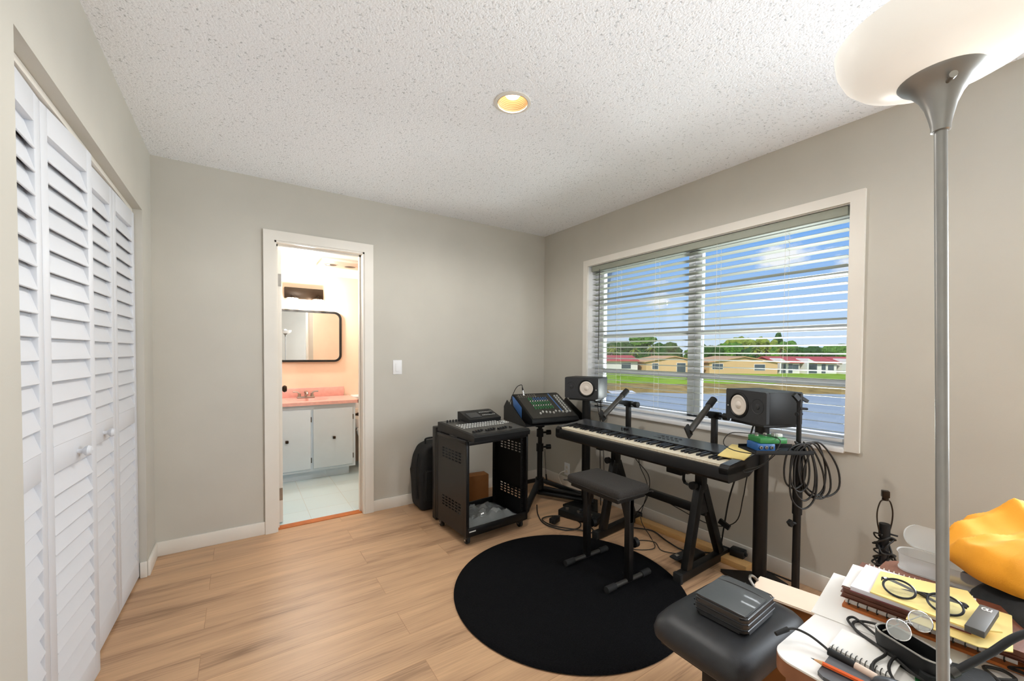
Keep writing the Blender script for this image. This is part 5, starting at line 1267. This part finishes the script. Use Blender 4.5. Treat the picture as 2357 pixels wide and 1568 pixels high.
def house(name, label, lat, d, wd, dp, wh, rh, wallm, roofm, gable, wins, ang=0, cat='house', grp='houses across the lake'):
    t = thing(name, label, cat, E_(lat, d, -2.86), ROT+ang, grp)
    mb = M(); mb.bb(-wd/2, wd/2, 0, dp, 0, wh)
    if gable: mb.prism([(-wd/2, wh), (wd/2, wh), (0, wh+rh-.12)], .02, dp-.02, 'Y')
    mb.build('wall', wallm, t, smooth=0)
    mb = M()
    if gable:
        for s_ in (-1, 1): mb.prism([(s_*(wd/2+.4), wh-.12), (0, wh+rh), (0, wh+rh+.18), (s_*(wd/2+.4), wh+.06)], -.4, dp+.4, 'Y')
    else:
        mb.prism([(-.7, wh-.1), (dp/2, wh+rh), (dp+.5, wh-.1), (dp+.5, wh+.08), (dp/2, wh+rh+.18), (-.7, wh+.08)], -wd/2-.2, wd/2+.2, 'X')
    mb.build('roof', roofm, t, smooth=0)
    for (x, z, w_, h_) in wins:
        mb = M(); mb.bb(x-w_/2-.08, x+w_/2+.08, -.06, .02, z-.08, z+h_+.08); f_ = mb.build('window', 'stucco_w', t, smooth=0)
        M().bb(x-w_/2, x+w_/2, -.08, -.05, z, z+h_).build('pane', 'dark_glass', f_, smooth=0)
    return t
house('lake_house', 'white house with a red roof, leftmost across the lake', 22.5, 88, 9.4, 10, 2.6, 1.0, 'stucco_w', 'tile_red', False, [(-3, .9, 1.5, 1.2), (2.2, .9, 2.0, 1.2)])
house('lake_house', 'peach house with a low gable left of the window mullion', 34.3, 86, 11.8, 12, 2.45, 1.1, 'stucco_p', 'tile_tan', True, [(-4, .9, 1.2, 1.2), (1.5, .2, 1.8, 2.0)])
house('lake_house', 'wide peach house with a low gable right of the window mullion', 49.0, 86, 14.4, 12, 2.45, 1.1, 'stucco_p', 'tile_tan', True, [(-5.5, 1.0, 2.2, 1.1), (3.4, .8, 2.2, 1.2)])
whites = ['first', 'second', 'third', 'fourth']
for i, (lat, wd) in enumerate(((60.3, 5.4), (67.3, 7.6), (75.3, 7.0), (84, 8.0))):
    t = house('row_house', ['narrow white row house with a red roof next to the peach house', 'white row house with a red roof and dark screened porch, second from the peach house', 'white row house with a red roof and glazed porch, third from the peach house', 'white row house with a red roof at the far right across the lake'][i], lat, 89, wd, 9, 2.4, 1.15, 'stucco_w', 'tile_red', False, [(-wd/4, .1, wd*.36, 2.0), (wd*.12, .1, .9, 2.0), (wd*.33, .7, 1.3, 1.2)], grp='white row houses across the lake')
    mb = M(); mb.prism([(-wd*.5, 2.4), (-wd*.5+2.2, 2.4), (-wd*.5+.2, 3.35)], -1.6, 2.2, 'Y'); mb.bb(-wd*.5, -wd*.5+.35, -1.6, .05, 0, 2.45); mb.build('porch_gable', 'stucco_w', t, smooth=0)
# shoreline details
tag(M().bb(-1.6, 1.6, -1.0, 1.0, 0, .08).build('pale_slab', 'stucco_w', loc=E_(14.2, 52.4, -3.72), rot=(R(4), 0, ROT)), 'pale stone slab on the bare bank at the water edge', 'slab')
def blob_tree(name, label, lat, d, zb, h, r, m, seed, grp, sq=.8, dead=False):
    t = thing(name, label, 'tree', E_(lat, d, zb), ROT, grp)
    random.seed(seed)
    mb = M(); mb.cyl((0, 0, 0), (.1, 0, h*.62), .22*r/3+.05, .10*r/3+.03, 8); mb.build('trunk', 'bark', t)
    mb = M(); n = 9
    for k in range(n):
        a = random.uniform(0, 2*PI); q = random.uniform(0, 1)**.6*r*.62; zz = h-r*sq+random.uniform(-.45, .45)*r*sq
        vs = mb.ball((q*math.cos(a), q*math.sin(a)*.8, zz), r*random.uniform(.42, .62), (1, 1, sq), 3)
        for v in vs:
            nn_ = noise.noise(v.co*1.1+Vector((seed, 0, 0)))+.6*noise.noise(v.co*3.1+Vector((0, seed, 0)))
            v.co += (v.co-Vector((q*math.cos(a), q*math.sin(a)*.8, zz))).normalized()*nn_*.28*r*.6
    mb.build('crown', m, t, smooth=0)
    return t
def palm(label, lat, d, zb, h, seed, grp):
    t = thing('palm_tree', label, 'tree', E_(lat, d, zb), ROT, grp); random.seed(seed)
    M().cyl((0, 0, 0), (.12, 0, h), .17, .13, 8).build('trunk', 'bark', t)
    mb = M()
    for k in range(26):
        a = k*2.4; el_ = random.uniform(-.9, 1.1); L = random.uniform(1.3, 1.75)
        p = [Vector((.12, 0, h))]; dirv = Vector((math.cos(a)*math.cos(el_), math.sin(a)*math.cos(el_), math.sin(el_)))
        sd = dirv.cross(Vector((0, 0, 1))).normalized(); prev = None
        for i in range(6):
            q_ = i/5; c0 = Vector((.12, 0, h))+dirv*L*q_+Vector((0, 0, -.75*q_*q_)); wv = .30*math.sin(PI*min(1, .15+q_*.85))
            cur = [mb.b.verts.new(c0-sd*wv+Vector((0, 0, -.12))), mb.b.verts.new(c0), mb.b.verts.new(c0+sd*wv+Vector((0, 0, -.12)))]
            if prev:
                mb.b.faces.new((prev[0], prev[1], cur[1], cur[0])); mb.b.faces.new((prev[1], prev[2], cur[2], cur[1]))
            prev = cur
    mb.build('fronds', 'leaf_y', t, smooth=0)
G1 = 'dense trees behind the lake houses'
rnd = random.Random(3)
spec = []
lat = 19
while lat < 108:
    spec.append((lat, rnd.uniform(104, 116), rnd.uniform(4.8, 6.6), rnd.uniform(3.0, 4.2), rnd.choice(['leaf_d', 'leaf_m', 'leaf_m', 'leaf_d'])))
    lat += rnd.uniform(3.2, 5.0)
for i, (la, d, h, r_, m_) in enumerate(spec):
    blob_tree('leafy_tree', {'leaf_d': 'dark green bushy tree in the tree line behind the lake houses', 'leaf_m': 'mid green bushy tree in the tree line behind the lake houses'}[m_], la, d, -2.8, h+1.2, r_, m_, 20+i, G1)
blob_tree('leafy_tree', 'tall round tree standing above the tree line in the left window half', 35.5, 112, -2.8, 9.6, 3.6, 'leaf_m', 71, G1, .55)
for i, (la, h) in enumerate(((66, 8.4), (69.5, 9.0), (72.5, 8.6), (76, 8.9), (79, 8.2))):
    blob_tree('wispy_tree', 'pale wispy tree rising above the tree line in the right window half', la, 124, -2.8, h+.6, 2.2, 'leaf_y', 90+i, 'wispy trees above the tree line', 1.0)
blob_tree('pine_tree', 'tall narrow pointed tree above the tree line in the right window half', 82.5, 126, -2.8, 11.6, 1.3, 'leaf_d', 131, None, 2.2)
for i, (la, d, h) in enumerate(((24.5, 100, 5.6), (30, 100, 5.0), (34.2, 100, 5.6), (60, 100, 5.5), (63, 101, 5.2), (66, 100, 5.8), (81.5, 104, 5.6), (90, 104, 5.4))):
    palm('palm tree with drooping yellow-green fronds behind the lake houses', la, d, -2.8, h, 200+i, 'palm trees behind the lake houses')
for i, (la, d, r_) in enumerate(((86.5, 86, 1.8), (97, 88, 2.2), (79, 85, 1.1))):
    blob_tree('garden_shrub', ['large leafy shrub in front of the right row houses', 'broad shrub at the right end of the row houses', 'small round shrub between two row house porches'][i], la, d, -2.86, r_*1.9, r_, 'leaf_m', 300+i, None, .9)
